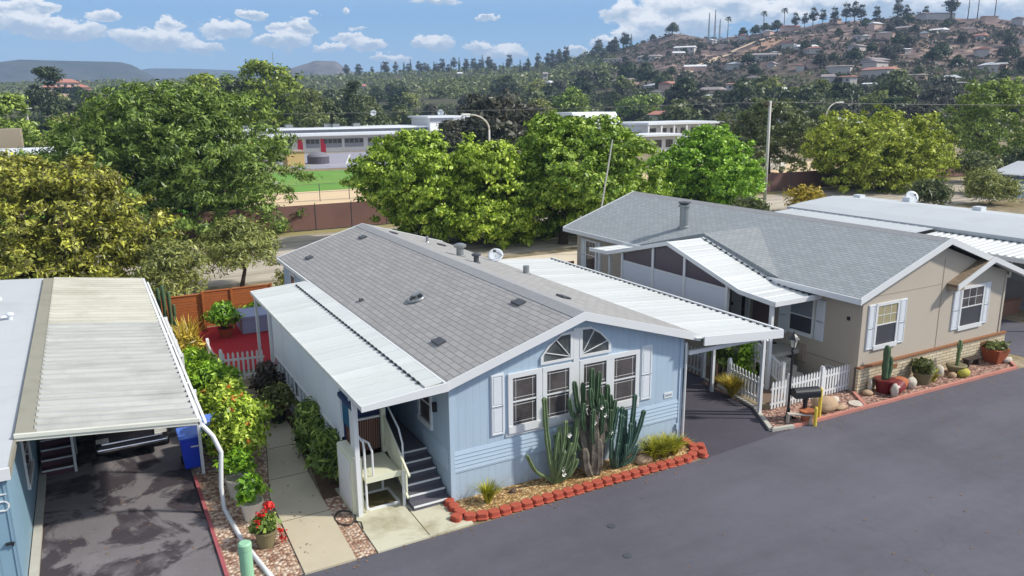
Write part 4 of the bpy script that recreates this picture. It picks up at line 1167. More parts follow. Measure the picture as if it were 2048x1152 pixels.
# ================================================================== pale home on the far right
hg = empty('mobile_home', (42, 17.2, 0), 'white flat-roofed mobile home with side awning behind the tan home', 'mobile home')
b = MB(); b.box(38.6, 46.5, 17.2, 33.6, 0, 3.2); b.build('wall', mat('grey_green_siding', lin(120,130,132), .7, .08, 1.5), hg)
rp = [(38.4,3.45), (39.5,3.62), (42.5,3.86), (45.5,3.62), (46.8,3.42), (46.8,3.25), (38.4,3.25)]
b = MB(); b.prism(rp, 'y', 17.0, 34.3); rg = b.build('roof', M['coat_roof'], hg)
b = MB(); ribbed(b, [(36.1,3.22), (38.38,3.36)], 24.5, 33.8, .5, .05, .03); a_ = b.build('awning', M['coat_roof'], hg)
b = MB(); b.box(36.02, 36.1, 24.5, 33.8, 3.08, 3.25); b.build('edge_gutter', M['white_trim'], a_)
b = MB(); ribbed(b, [(35.6,3.02), (38.35,3.2)], 16.9, 24.3, .36, .1, .05, 'corr'); a2 = b.build('awning', M['metal_roof'], hg)
b = MB(); b.box(35.5, 35.6, 16.9, 24.3, 2.84, 3.05); b.build('edge_gutter', M['white_trim'], a2)
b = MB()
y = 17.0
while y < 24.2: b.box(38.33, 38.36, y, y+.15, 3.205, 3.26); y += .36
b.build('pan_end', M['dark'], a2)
for y in (17.3, 20.5, 24): post(a2, 35.75, y, 2.9, .09)
TG = Tleft(38.6)
for (a, c) in ((18.2, 19.1), (20.6, 21.6), (23.4, 24.4)): window(hg, TG, a, c, 1.6, 2.7, fr=.08, bars='none')
b = MB(TG); b.box(18.0, 24.8, .0, .02, .2, 1.4); b.build('porch_screen', mat('grey_striped_screen', lin(110,112,118), .7, .3, 2), hg)
for (x, y) in ((43.5, 33.0), (44.9, 30.5), (44.0, 25.5)):
    b = MB(); b.box(x, x+.5, y, y+.5, 3.6, 3.95); b.build('roof_vent', M['dish'], rg)
# low tan wall and cabinet beside the tan home's far corner
b = MB(); b.box(31.9, 32.9, 18.6, 19.3, 0, 1.25); b.box(31.85, 32.95, 18.55, 19.35, 1.25, 1.32)
tag(b.build('storage_cabinet', M['tan_x'], loc=(32.4,18.95,0)), 'tan storage cabinet at the far side of the tan home', 'cabinet')
b = MB(); b.box(32.6, 38.0, 19.6, 19.85, 0, .62); b.box(32.55, 38.05, 19.55, 19.9, .62, .70)
tag(b.build('garden_wall', mat('brown_block_wall', lin(140,104,88), .9, .2, 3, bump=.3), loc=(35.3,19.7,0)), 'low brown block wall beyond the tan storage cabinet', 'wall')
hv = empty('mobile_home', (87, 50, 0), 'blue home with pale roof at the right edge behind the trees', 'mobile home')
b = MB()
for i in range(12): b.prism([(45.0, .2*i), (44.96, .2*i), (44.99, .2*i+.2), (45.0, .2*i+.2)], 'x', 83.6, 92)
b.box(83.6, 92, 45.0, 47, 0, 2.45); b.build('wall', mat('slate_blue_lap', lin(104,124,148), .7, .06, 2), hv)
b = MB(); b.prism([(82.6,2.45), (87.5,3.5), (93,2.45), (93,2.35), (82.6,2.35)], 'y', 44.4, 47.5); b.build('roof', M['coat_roof'], hv)
# ------------------------------------------------------------------ foliage kit
def leaf_quads(C_, N_, L, Wd, rng, jit=.5):
    """diamond leaves at points C_ with rough outward normals N_"""
    n = len(C_)
    d = rng.normal(size=(n,3)); d /= np.linalg.norm(d, axis=1)[:,None]
    nrm = N_*(1-jit) + d*jit; nrm /= np.linalg.norm(nrm, axis=1)[:,None]+1e-9
    t = rng.normal(size=(n,3)); t -= nrm*(t*nrm).sum(1)[:,None]; t /= np.linalg.norm(t, axis=1)[:,None]+1e-9
    s = np.cross(nrm, t)
    k_ = .35+1.35*rng.random(n)**1.4; l = (L*k_)[:,None]; w = (Wd*k_*(.7+.6*rng.random(n)))[:,None]
    V = np.empty((n,4,3))
    V[:,0] = C_ - t*l*.5; V[:,1] = C_ + s*w*.5 + nrm*l*.06; V[:,2] = C_ + t*l*.5; V[:,3] = C_ - s*w*.5 + nrm*l*.06
    return V.reshape(-1,3)

def crown_quads(lobes, clumps, per, L, Wd, spread, seed, zflat=-.5, fill=.25, elong=1.0):
    rng = np.random.default_rng(seed)
    A = np.array([l[3]*l[4]+l[4]*l[5]+l[3]*l[5] for l in lobes]); A = A/A.sum()
    idx = rng.choice(len(lobes), clumps, p=A)
    Lb = np.array(lobes)[idx]
    d = rng.normal(size=(clumps*3,3)); d /= np.linalg.norm(d, axis=1)[:,None]
    d = d[d[:,2] > zflat][:clumps]
    while len(d) < clumps: d = np.concatenate([d, d])[:clumps]
    rad = np.where(rng.random(clumps) < fill, .35+.5*rng.random(clumps), .80+.24*rng.random(clumps)+np.where(rng.random(clumps) < .16, .28*rng.random(clumps), 0))
    cc = Lb[:,:3] + d*Lb[:,3:]*rad[:,None]
    P_ = np.repeat(cc, per, axis=0); D_ = np.repeat(d, per, axis=0)
    off = rng.normal(size=P_.shape)*spread; off[:,2] *= .6
    P_ = P_ + off
    N_ = D_*.7 + np.array([0,0,.45]) + off/spread*.25
    return leaf_quads(P_, N_, L, Wd, rng)

def make_lobes(w, zb, zt, seed, k=9, dy=1.0):
    rng = random.Random(seed); L = []
    h = zt-zb; R = w/2
    L.append((0, 0, zb+h*.55, R*.70, R*.70*dy, h*.42))
    for i in range(k):
        a = 2*PI*(i+rng.random()*.6)/k; rr = R*(.45+.25*rng.random()); z = zb+h*(.18+.52*rng.random())
        s = R*(.27+.20*rng.random())
        L.append((math.cos(a)*rr, math.sin(a)*rr*dy, z, s, s*dy, min(h*.34, s*.9)))
    for i in range(max(3, k//2)):
        a = rng.random()*2*PI; rr = R*.35*rng.random(); s = R*(.26+.14*rng.random())
        L.append((math.cos(a)*rr, math.sin(a)*rr*dy, zt-s*.7, s, s*dy, s*.75))
    return L

def trunk_mb(base, top, r, lobes, seed, bend=.3):
    rng = random.Random(seed); b = MB()
    base = Vector(base); top = Vector(top)
    mid = base.lerp(top, .5) + Vector((rng.uniform(-bend,bend), rng.uniform(-bend,bend), 0))
    b.tube([base, base.lerp(mid,.5), mid, mid.lerp(top,.5), top], [r*1.35, r*1.05, r*.9, r*.75, r*.55], 8)
    for l in lobes[1:9]:
        q = Vector(l[:3]); s = mid.lerp(top, rng.random()*.8)
        m2 = s.lerp(q, .5) + Vector((0,0,-.1*abs(q.z-s.z)))
        b.tube([s, m2, q], [r*.5, r*.33, r*.12], 6)
    return b

def tree(name, x, y, z, w, zb, zt, leaf, label, cat='tree', clumps=900, per=12, L=.45, Wd=.22, spread=.3, seed=1, tr=.25, bark=None, group=None, k=9, zflat=-.5, fill=.25, dy=1.0, base=None):
    t = empty(name, (x, y, z), label, cat, group)
    lobes = [(a+x, b_+y, c+z, d, e, f) for (a, b_, c, d, e, f) in make_lobes(w, zb, zt, seed, k, dy)]
    bx, by = base if base else (x, y)
    tm = trunk_mb((bx, by, z-.1), (x, y, z+zb+(zt-zb)*.5), tr, lobes, seed)
    tm.build('trunk', bark or M['bark'], t, smooth=True)
    V = crown_quads(lobes, clumps, per, L, Wd, spread, seed, zflat, fill)
    quad_mesh('crown', V, leaf, t)
    return t

def bush(name, x, y, z, w, h, leaf, label, cat='shrub', clumps=160, per=10, L=.18, Wd=.09, spread=.12, seed=1, dy=1.0, flowers=None, group=None, nfl=0):
    lobes = [(a+x, b_+y, c+z, d, e, f) for (a, b_, c, d, e, f) in make_lobes(w, h*.05, h, seed, 6, dy)]
    V = crown_quads(lobes, clumps, per, L, Wd, spread, seed, -.75, .3)
    tm = MB(); rng = random.Random(seed)
    for l in lobes[1:6]:
        tm.tube([(x+rng.uniform(-.08,.08), y+rng.uniform(-.08,.08), z), ((x+l[0])/2, (y+l[1])/2, (z+l[2])/2), l[:3]], [.03,.022,.01], 5)
    o = empty(name, (x, y, z), label, cat, group)
    tm.build('stem', M['bark'], o)
    quad_mesh('foliage', V, leaf, o)
    if flowers:
        Vf = crown_quads([(l[0], l[1], l[2], l[3]*1.08, l[4]*1.08, l[5]*1.08) for l in lobes], nfl, 7, .12, .10, .05, seed+50, -.2, 0)
        for i in range(nfl): quad_mesh('flower', Vf[i*28:(i+1)*28], flowers, o)
    return o

def blades(x, y, z, n, h, w, seed, spread=.45, curve=.5, rise=1.0):
    """a fan of curved strap leaves, two quads each"""
    rng = random.Random(seed); V = []
    for i in range(n):
        a = rng.random()*2*PI; ln = h*(.6+.5*rng.random()); lean = spread*(.15+.95*rng.random())
        d = Vector((math.cos(a), math.sin(a), 0)); s = Vector((-d.y, d.x, 0))*w*.5
        p0 = Vector((x, y, z)) + d*rng.random()*w*2
        p1 = p0 + d*ln*lean*.45 + Vector((0,0,ln*.55*rise)); p2 = p0 + d*ln*(lean*1.0+curve*lean*.35) + Vector((0,0,ln*(.95-lean*curve*.5)*rise))
        V += [p0-s, p0+s, p1+s*.8, p1-s*.8, p1-s*.8, p1+s*.8, p2+s*.08, p2-s*.08]
    return np.array([tuple(p) for p in V])

def rock(name, x, y, z, sx_, sy_, sz_, m, label, seed, cat='rock', group=None):
    rng = random.Random(seed); b = MB(); vs = []; fs = []; nu, nv = 12, 7
    for j in range(nv+1):
        ph = PI*j/nv
        for i in range(nu):
            a = 2*PI*i/nu
            d = Vector((math.sin(ph)*math.cos(a), math.sin(ph)*math.sin(a), math.cos(ph)))
            k = 1 + .28*mnoise.noise(d*1.7+Vector((seed*3.1,0,0)))
            vs.append((x+d.x*sx_*k, y+d.y*sy_*k, z+sz_*.55+d.z*sz_*k*.75))
    for j in range(nv):
        for i in range(nu):
            i2 = (i+1) % nu; fs.append([j*nu+i, (j+1)*nu+i, (j+1)*nu+i2, j*nu+i2])
    b._add(vs, fs)
    o = b.build(name, m, loc=(x,y,z), smooth=True)
    return tag(o, label, cat, group)

# ------------------------------------------------------------------ cacti in front of the blue home
def arm(b, pts, r, star=.42):
    r = r*.98
    # smooth the polyline, tapered rounded tip
    P = [Vector(p) for p in pts]; F = []
    for i in range(len(P)-1):
        p0 = P[max(i-1,0)]; p1 = P[i]; p2 = P[i+1]; p3 = P[min(i+2,len(P)-1)]
        for k in range(7):
            t = k/7
            F.append(.5*((2*p1)+(-p0+p2)*t+(2*p0-5*p1+4*p2-p3)*t*t+(-p0+3*p1-3*p2+p3)*t**3))
    F.append(P[-1])
    d = (F[-1]-F[-2]).normalized()
    R = [r*(.85+.15*min(1,i/4)) * (1 + .10*math.sin(i*1.25)) for i in range(len(F))]
    F += [F[-1]+d*r*.5, F[-1]+d*r*.8]; R += [r*.72, r*.2]
    b.tube(F, R, 12, star=star)
Y0 = 15.98
def cactus(x, label, arms, m):
    o = empty('columnar_cactus', (x, Y0, .05), label, 'cactus', None)
    for (pts, r) in arms:
        b = MB(); arm(b, pts, r); b.build('stem', m, o)
    return o
c1 = cactus(9.9, 'cluster of green columnar cactus arms left of the thick old cactus trunk', [
    ([(9.95,Y0,.05), (9.72,Y0+.05,.25), (9.35,Y0,.55), (9.08,Y0-.05,1.05)], .055),
    ([(9.95,Y0,.05), (9.80,Y0,.8), (9.70,Y0+.03,1.6), (9.65,Y0+.05,2.45)], .075),
    ([(9.97,Y0,.05), (10.05,Y0-.1,.7), (10.18,Y0-.1,1.3), (10.22,Y0-.08,1.75)], .065),
    ([(9.97,Y0,.05), (10.0,Y0+.1,.6), (10.05,Y0+.1,1.1), (10.02,Y0+.12,1.35)], .06),
    ([(10.0,Y0,.05), (10.3,Y0-.08,.6), (10.5,Y0-.1,1.1), (10.62,Y0-.05,1.75)], .07),
    ([(10.0,Y0,.05), (10.25,Y0,.5), (10.38,Y0+.05,.95), (10.42,Y0+.08,1.5)], .065),
    ([(10.0,Y0,.05), (10.35,Y0-.12,.28), (10.55,Y0-.15,.62)], .06),
    ([(9.95,Y0,.05), (10.0,Y0-.15,.45), (10.12,Y0-.2,.95)], .06),
    ([(9.97,Y0,.05), (9.92,Y0-.05,.6), (9.98,Y0-.05,1.2), (10.10,Y0,1.6)], .06), ([(10.0,Y0,.05), (10.15,Y0-.15,.5), (10.32,Y0-.2,1.15)], .065), ([(10.0,Y0,.05), (10.2,Y0+.1,.6), (10.3,Y0+.12,1.3)], .065), ([(9.98,Y0,.05), (10.1,Y0+.05,.8), (10.14,Y0+.08,1.45)], .06), ([(10.02,Y0,.05), (10.4,Y0-.05,.5), (10.55,Y0-.08,1.3)], .065), ([(10.02,Y0,.05), (10.3,Y0-.18,.35), (10.42,Y0-.22,.85)], .06)], M['cactus_l'])
b = MB(); rngc = random.Random(4)
for (x, y, z) in ((10.12,15.85,.95), (10.08,15.84,.5), (10.28,15.86,1.4), (10.1,15.83,.35)):
    for i in range(6):
        a = i*PI/3; b.quad((x,y,z), (x+.055*math.cos(a),y-.05,z+.055*math.sin(a)), (x+.06*math.cos(a+.5),y-.06,z+.06*math.sin(a+.5)), (x+.09*math.cos(a+1),y-.05,z+.09*math.sin(a+1)))
b.build('flower', M['flower_w'], c1)
c2 = cactus(11.1, 'thick old grey-brown cactus trunk with tall green crown before the windows', [], M['cactus'])
for k, (pts, r) in enumerate([([(11.05,Y0,.05), (10.9,Y0,.7), (10.78,Y0+.03,1.3), (10.72,Y0,1.8)], .14),
                              ([(11.1,Y0-.05,.05), (11.1,Y0-.08,.7), (11.12,Y0-.06,1.4), (11.1,Y0-.04,1.9)], .16),
                              ([(11.2,Y0,.05), (11.3,Y0-.05,.6), (11.42,Y0-.02,1.2), (11.5,Y0,1.7)], .13),
                              ([(11.0,Y0-.1,.05), (10.85,Y0-.12,.35), (10.8,Y0-.1,.8)], .13), ([(11.15,Y0+.05,.05), (10.98,Y0+.08,.7), (10.92,Y0+.1,1.7)], .12), ([(11.2,Y0-.12,.05), (11.24,Y0-.16,.4), (11.22,Y0-.15,1.0)], .12), ([(11.25,Y0+.05,.05), (11.45,Y0+.05,.6), (11.62,Y0+.03,1.3)], .10)]):
    b = MB(); arm(b, pts, r, .18); b.build('trunk', M['cactus_old'], c2)
for (pts, r) in [([(10.95,Y0+.1,1.6), (10.9,Y0+.12,2.1), (10.88,Y0+.12,2.6)], .075), ([(11.2,Y0+.08,1.6), (11.2,Y0+.12,2.2), (11.22,Y0+.12,2.7)], .08), ([(11.05,Y0-.15,1.0), (10.98,Y0-.2,1.5), (11.0,Y0-.2,1.95)], .07), ([(11.62,Y0,1.2), (11.72,Y0,1.55), (11.7,Y0,2.15)], .07), ([(10.85,Y0,.7), (10.6,Y0-.02,1.0), (10.56,Y0,1.6)], .07), ([(11.4,Y0-.1,.9), (11.6,Y0-.14,1.2), (11.62,Y0-.14,1.8)], .065), ([(11.35,Y0-.08,1.2), (11.34,Y0-.14,1.6), (11.3,Y0-.16,2.3)], .07), ([(10.72,Y0,1.75), (10.62,Y0,2.2), (10.52,Y0-.02,2.75)], .075), ([(10.75,Y0,1.6), (10.48,Y0,1.9), (10.38,Y0,2.3)], .065),
                 ([(11.08,Y0,1.8), (11.08,Y0,2.4), (11.08,Y0,3.0)], .085), ([(11.12,Y0-.1,1.8), (11.0,Y0-.12,2.1), (10.96,Y0-.12,2.5)], .075),
                 ([(11.2,Y0,1.8), (11.3,Y0+.03,2.3), (11.34,Y0+.05,2.85)], .08), ([(11.5,Y0,1.6), (11.58,Y0,2.0), (11.6,Y0,2.45)], .075),
                 ([(10.8,Y0-.1,1.4), (10.7,Y0-.15,1.8), (10.74,Y0-.15,2.15)], .07), ([(11.45,Y0-.05,1.3), (11.7,Y0-.08,1.6), (11.82,Y0-.05,2.0)], .065),
                 ([(11.1,Y0-.1,1.7), (11.2,Y0-.16,1.95), (11.22,Y0-.16,2.2)], .07), ([(11.3,Y0-.1,1.5), (11.45,Y0-.15,1.8), (11.42,Y0-.15,2.1)], .07)]:
    b = MB(); arm(b, pts, r); b.build('stem', M['cactus'], c2)
b = MB()
for (x, y, z) in ((10.95,15.82,1.9), (11.25,15.8,2.0), (11.38,15.82,1.75), (11.05,15.82,1.6), (11.6,15.84,1.2)):
    for i in range(6):
        a = i*PI/3; b.quad((x,y,z), (x+.05*math.cos(a),y-.05,z+.05*math.sin(a)), (x+.055*math.cos(a+.5),y-.06,z+.055*math.sin(a+.5)), (x+.08*math.cos(a+1),y-.05,z+.08*math.sin(a+1)))
b.build('flower', M['flower_w'], c2)
c3 = cactus(12.0, 'blue-green columnar cactus arms reaching up right of the old cactus trunk', [
    ([(12.0,Y0,.05), (12.2,Y0,.5), (12.4,Y0-.03,1.1), (12.52,Y0,2.0)], .075),
    ([(12.0,Y0,.05), (12.35,Y0-.05,.45), (12.62,Y0-.05,.95), (12.80,Y0-.05,1.5)], .075),
    ([(11.95,Y0,.05), (12.05,Y0,.7), (12.08,Y0,1.2), (12.10,Y0,1.72)], .075),
    ([(11.9,Y0,.05), (11.9,Y0-.08,.6), (11.96,Y0-.1,1.1), (12.0,Y0-.1,1.55)], .075),
    ([(11.9,Y0,.05), (11.72,Y0-.05,.7), (11.78,Y0-.05,1.1), (11.95,Y0,1.75)], .065),
    ([(11.95,Y0,.05), (12.15,Y0-.12,.4), (12.28,Y0-.14,.85), (12.30,Y0-.12,1.25)], .07),
    ([(11.85,Y0,.05), (11.68,Y0-.12,.45), (11.66,Y0-.14,.95)], .07), ([(12.0,Y0+.1,.05), (12.2,Y0+.1,.6), (12.3,Y0+.1,1.55)], .07), ([(12.0,Y0,.05), (12.25,Y0+.05,.5), (12.2,Y0+.05,1.4)], .07), ([(12.05,Y0,.05), (12.45,Y0,.6), (12.58,Y0+.05,1.2)], .06), ([(11.9,Y0-.1,.05), (11.8,Y0-.18,.4), (11.84,Y0-.2,.8)], .065), ([(12.0,Y0-.1,.05), (12.1,Y0-.2,.35), (12.12,Y0-.2,.7)], .06),
    ([(12.05,Y0-.05,.05), (12.35,Y0-.14,.22), (12.55,Y0-.12,.55)], .06)], M['cactus_b'])
def tuft(name, x, y, z, n, h, w, m, label, seed, spread=.5, cat='plant', curve=.6, rise=1.0):
    o = quad_mesh(name, blades(x, y, z, n, h, w, seed, spread, curve, rise), m, loc=(x,y,z))
    return tag(o, label, cat)
tuft('agave_clump', 7.95, 15.95, .05, 220, .60, .035, M['lf_grass'], 'spiky yellow-green tuft at the left end of the red-edged bed', 3, .6)
t_ = []
V = np.concatenate([blades(13.08+.19*i, 15.80+.16*(i%2), .05, 230, .60, .035, 20+i, .8, .5) for i in range(5)])
tag(quad_mesh('agave_clump', V, M['lf_grass'], loc=(13.5,15.9,.05)), 'wide spiky yellow-green clump at the right end of the red-edged bed', 'plant')
rock('rock', 12.75, 15.8, .04, .28, .2, .16, M['rock_tan'], 'brown rock beside the wide spiky clump under the blue wall', 5)
rock('rock', 8.75, 16.1, .04, .10, .09, .07, mat('dark_rock', lin(90,70,60), .9, .2, 5), 'small dark rock near the spiky tuft at the blue home', 6)
# scalloped red edging blocks
def edging_block():
    b = MB()
    pts = [(-.15,-.05), (-.10,-.115), (.10,-.115), (.15,-.05), (.13,.07), (.07,.12), (-.07,.12), (-.13,.07)]
    b.prism(pts, 'z', .045, .155)
    b.prism([(x*1.08, y*1.25-.02) for x, y in pts], 'z', 0, .05)
    return b.build('edging_block', M['redbrick'], bevel=.018)
e0 = edging_block()
tag(e0, 'red scalloped concrete edging block along the cactus bed', 'edging block', 'red edging blocks round the cactus bed')
path = [(7.08,16.38), (7.06,15.85), (7.2,15.52), (7.6,15.38), (10, 15.36), (13.9,15.36), (14.35,15.5), (14.6,15.85), (14.62,16.3)]
pp = [Vector((x,y,0)) for x, y in path]; acc = .0; step = .305; first = True; rb = random.Random(2)
dist_ = 0
for p, q in zip(pp, pp[1:]):
    L_ = (q-p).length; d = (q-p).normalized(); t = acc
    while t < L_:
        c = p + d*t; a = math.atan2(d.y, d.x)
        o = e0 if first else dup(e0); first = False
        o.location = (c.x, c.y, rb.uniform(-.01,.015)); o.rotation_euler = (rb.uniform(-.06,.06), rb.uniform(-.05,.05), a+rb.uniform(-.06,.06))
        t += step
    acc = t - L_
# second block layer at the bulging corner
for (x, y, a) in ((14.78,15.75,1.0), (14.5,15.36,.5), (6.92,15.6,-1.2)):
    o = dup(e0); o.location = (x, y, 0); o.rotation_euler = (0,0,a)

# ------------------------------------------------------------------ fences
def picket_fence(label, a, b_, h=.95, sp=.125, posts=(0,1), m=None, group=None):
    a = Vector((*a,0)); b_ = Vector((*b_,0)); d = (b_-a); L = d.length; d.normalize(); ang = math.atan2(d.y, d.x)
    f = empty('picket_fence', a, label, 'fence', group)
    mb = MB(); mb.prism([(-.038,.06), (.038,.06), (.038,h-.07), (0,h), (-.038,h-.07)], 'y', -.025, -.005)
    pk = mb.build('picket', m or M['white'])
    n = int(L/sp)
    for i in range(n):
        o = pk if i == 0 else pk.copy()
        if i: COL.objects.link(o)
        o.parent = f; p = d*((i+.5)*L/n); o.location = (p.x, p.y, 0); o.rotation_euler = (0,0,ang)
    for z in (.22, h*.74):
        r = MB(); r.bar((0,0,z), (d.x*L,d.y*L,z), .04, .07); o = r.build('rail', m or M['white']); o.parent = f
    for k in posts:
        p = d*(L*k)
        r = MB(); r.box(-.06,.06,-.06,.06,0,h+.06); r.prism([(-.06,h+.06), (.06,h+.06), (.03,h+.13), (-.03,h+.13)], 'y', -.05, .05)
        o = r.build('post', m or M['white']); o.parent = f; o.location = (p.x,p.y,0); o.rotation_euler = (0,0,ang)
    return f
picket_fence('white picket fence across the end of the red patio', (3.55,28.6), (5.02,28.35), 1.15, .155, (0,))
picket_fence('white picket fence running along the side of the red patio', (3.48,31.6), (3.5,28.7), .8, .16, (0,))
picket_fence('white picket fence before the tan home beside the lamp post', (19.5,16.8), (22.52,16.8), 1.0, .135, (0,.52,1))
picket_fence('short white picket fence piece between carport post and lamp post', (18.7,16.82), (19.38,16.8), 1.0, .135, ())
picket_fence('white picket fence along the driveway right of the yellow plant', (19.0,19.0), (18.75,17.2), 1.0, .16, (0,))
picket_fence('shaded white picket fence along the driveway deep under the carport', (19.05,28.0), (19.0,20.3), 1.05, .19, (1,))
# brown board fence at the back of the garden
bf = empty('board_fence', (4.6, 35.9, 0), 'brown horizontal board fence behind the red patio', 'fence')
for (xa, xb, ya, yb, z0, zz) in ((2.3, 3.95, 36.1, 36.1, 0, 1.72), (3.98, 7.1, 36.9, 36.9, 0, 1.62)):
    b = MB(); n = 13
    for i in range(n):
        z = z0+(zz-z0)*i/n; b.box(xa, xb, ya-.02-(.008 if i%2 else 0), ya, z+.006, z+(zz-z0)/n-.006)
    b.box(xa, xb, ya+.002, ya+.012, z0, zz-.02)
    b.build('board_panel', M['wood'], bf)
for (x, y, h) in ((3.96,36.0,1.85), (2.3,36.1,1.8), (5.3,36.86,1.66), (7.1,36.9,1.7)):
    b = MB(); b.box(x-.05, x+.05, y-.06, y+.06, 0, h); b.build('post', M['wood'], bf)
b = MB(); b.box(2.3, 3.92, 36.04, 36.2, 1.72, 1.75); b.box(4.0, 7.1, 36.85, 37.0, 1.62, 1.66); b.build('cap_rail', M['wood'], bf)
sf = empty('board_fence', (14.8, 32, 0), 'brown board fence between the bright carport roof and the tan home', 'fence')
for (xa, xb, y) in ((15.0, 19.0, 33.8), (19.0, 22.3, 34.0)):
    b = MB()
    for i in range(10): b.box(xa, xb, y-.02-(.008 if i%2 else 0), y, i*.17+.006, i*.17+.164)
    b.build('board_panel', M['wood'], sf)
b = MB(); b.box(2.16, 2.22, 27.9, 33.5, .1, 1.45); b.box(2.14, 2.24, 27.8, 33.6, 1.45, 1.50)
for y in (27.9, 29.8, 31.6, 33.4): b.box(2.12, 2.26, y-.05, y+.05, 0, 1.55)
tag(b.build('vinyl_fence', M['white'], loc=(2.19,30.7,0)), 'white vinyl panel fence between the left carport and yellow-green plants', 'fence')

# ------------------------------------------------------------------ left garden strip
bush('flowering_shrub', 2.92, 21.3, 0, 1.75, 2.05, M['lf_bright'], 'big bright green shrub with orange flowers left of the concrete path', clumps=800, per=14, L=.14, Wd=.06, seed=11, dy=1.15, flowers=M['flower_o'], nfl=22)
bush('flowering_shrub', 2.85, 23.8, 0, 1.7, 1.6, M['lf_bright'], 'orange-tinged green shrub behind the big flowering shrub at the path', clumps=620, per=14, L=.14, Wd=.06, seed=12, dy=1.2, flowers=M['flower_o'], nfl=26)
bush('leafy_shrub', 2.85, 26.6, 0, 1.7, 1.5, M['lf_vivid'], 'vivid green shrub in front of the white picket fence by the patio', clumps=300, per=10, L=.2, Wd=.07, seed=13, dy=1.3)
bush('leafy_shrub', 2.75, 29.3, 0, 1.3, 1.15, M['lf_vivid'], 'vivid green shrub beside the left carport and red patio', clumps=260, per=10, L=.22, Wd=.06, seed=14, dy=1.5)
bush('leafy_shrub', 2.9, 31.7, 0, 1.0, 1.0, M['lf_gold'], 'golden yellow shrub next to the red patio', clumps=150, per=9, L=.2, Wd=.06, seed=15)
o = quad_mesh('strap_leaf_plant', np.concatenate([blades(2.75+.3*(i%2), 32.6+.5*i, 0, 60, 1.5, .07, 60+i, .5, .7) for i in range(4)]), M['lf_gold'], loc=(2.9,33.4,0))
tag(o, 'tall yellow strap-leaved plant before the brown board fence', 'plant')
cc4 = empty('columnar_cactus', (2.35, 35.0, 0), 'tall pale columnar cactus at the far corner of the left carport', 'cactus')
for (pts, r) in (([(2.3,34.9,0), (2.3,34.9,1.2), (2.28,34.9,2.5)], .09), ([(2.45,35.0,0), (2.5,35.0,1.1), (2.5,35.0,2.2)], .08), ([(2.3,35.3,0), (2.15,35.3,1.1), (2.12,35.3,2.35)], .08), ([(2.5,34.7,0), (2.62,34.7,.9), (2.64,34.7,1.7)], .07)):
    b = MB(); arm(b, pts, r); b.build('stem', M['cactus'], cc4, smooth=True)
bush('round_shrub', 4.55, 34.6, 0.35, 1.35, 1.2, M['lf_vivid'], 'round vivid green potted shrub on the red patio', clumps=260, per=10, L=.16, Wd=.08, seed=16)
b = MB(); b.lathe([(.22,0), (.32,.38), (.34,.42), (.28,.42), (.001,.36)], (4.6,34.6,.03), 16); tag(b.build('plant_pot', M['pot_terra'], loc=(4.6,34.6,.03)), 'brown pot under the round vivid green shrub', 'pot')
b = MB(); b.box(5.3, 7.0, 34.6, 36.2, .05, .72); b.box(5.25, 7.05, 34.55, 36.25, .72, .82)
tag(b.build('storage_bench', mat('blue_grey_cover', lin(150,162,188), .6, .1, 2), loc=(6.1,35.4,.03)), 'blue-grey covered box at the back of the red patio', 'box')
bush('leafy_shrub', 6.3, 36.45, 0, 1.5, .95, M['lf_vivid'], 'low green shrub behind the blue-grey covered box', clumps=140, per=9, L=.15, Wd=.07, seed=17, dy=.4)
bush('dark_shrub', 4.55, 25.3, 0, 1.05, 1.55, M['lf_brown'], 'dry dark brown shrub against the white porch wall', clumps=320, per=10, L=.13, Wd=.07, spread=.08, seed=18)
bush('grey_shrub', 4.45, 23.9, .25, 1.15, .95, M['lf_olive'], 'grey-green bush in front of the dry brown shrub', clumps=220, per=10, L=.14, Wd=.06, seed=19)
b = MB(); b.lathe([(.2,0), (.26,.32), (.27,.36), (.001,.3)], (4.5,23.85,.05), 14); tag(b.build('plant_pot', M['black'], loc=(4.5,23.85,.05)), 'black pot under the grey-green bush at the porch wall', 'pot')
bush('ferny_shrub', 4.82, 20.9, 0, .95, 1.55, M['lf_green'], 'feathery dark green shrub beside the path, farther from the lift', clumps=300, per=11, L=.22, Wd=.05, seed=21, dy=1.5)
bush('ferny_shrub', 4.80, 18.95, 0, .85, 1.45, M['lf_green'], 'feathery dark green shrub beside the wheelchair lift tower', clumps=280, per=11, L=.24, Wd=.05, seed=22, dy=1.25)
# pots
def potted(x, y, pm, r, h, label, leaf, fh, fw_, seed, L=.16, flowers=None):
    p = empty('potted_plant', (x, y, .02), label, 'potted plant')
    b = MB(); b.lathe([(r*.72,0), (r*.95,h*.85), (r*1.04,h*.88), (r*1.04,h), (r*.9,h), (r*.86,h*.86), (.001,h*.84)], (x,y,.02), 20); b.build('pot', pm, p, smooth=False)
    lobes = [(a+x, b_+y, c+h, d, e, f) for (a,b_,c,d,e,f) in make_lobes(fw_, 0, fh, seed, 5)]
    quad_mesh('foliage', crown_quads(lobes, 90, 9, L, L*.5, .07, seed, -.5, .3), leaf, p)
    if flowers:
        fb = []
        rng = np.random.default_rng(seed)
        for (fx, fy, fz) in flowers:
            c = np.array([[fx, fy, fz]]).repeat(26, 0) + rng.normal(size=(26,3))*.045
            fb.append(leaf_quads(c, rng.normal(size=(26,3)), 0.075, .065, rng))
        s = MB()
        for (fx, fy, fz) in flowers: s.tube([(x,y,h), ((x+fx)/2,(y+fy)/2,(h+fz)/2+.05), (fx,fy,fz)], .008, 5)
        s.build('flower_stem', M['cactus'], p)
        for q_ in fb: quad_mesh('flower_head', q_, M['flower_r'], p)
    return p
potted(2.62, 18.1, M['pot_white'], .27, .50, 'white pot with bright yellow-green plant, the nearer of two white pots', M['lf_vivid'], .62, .75, 31)
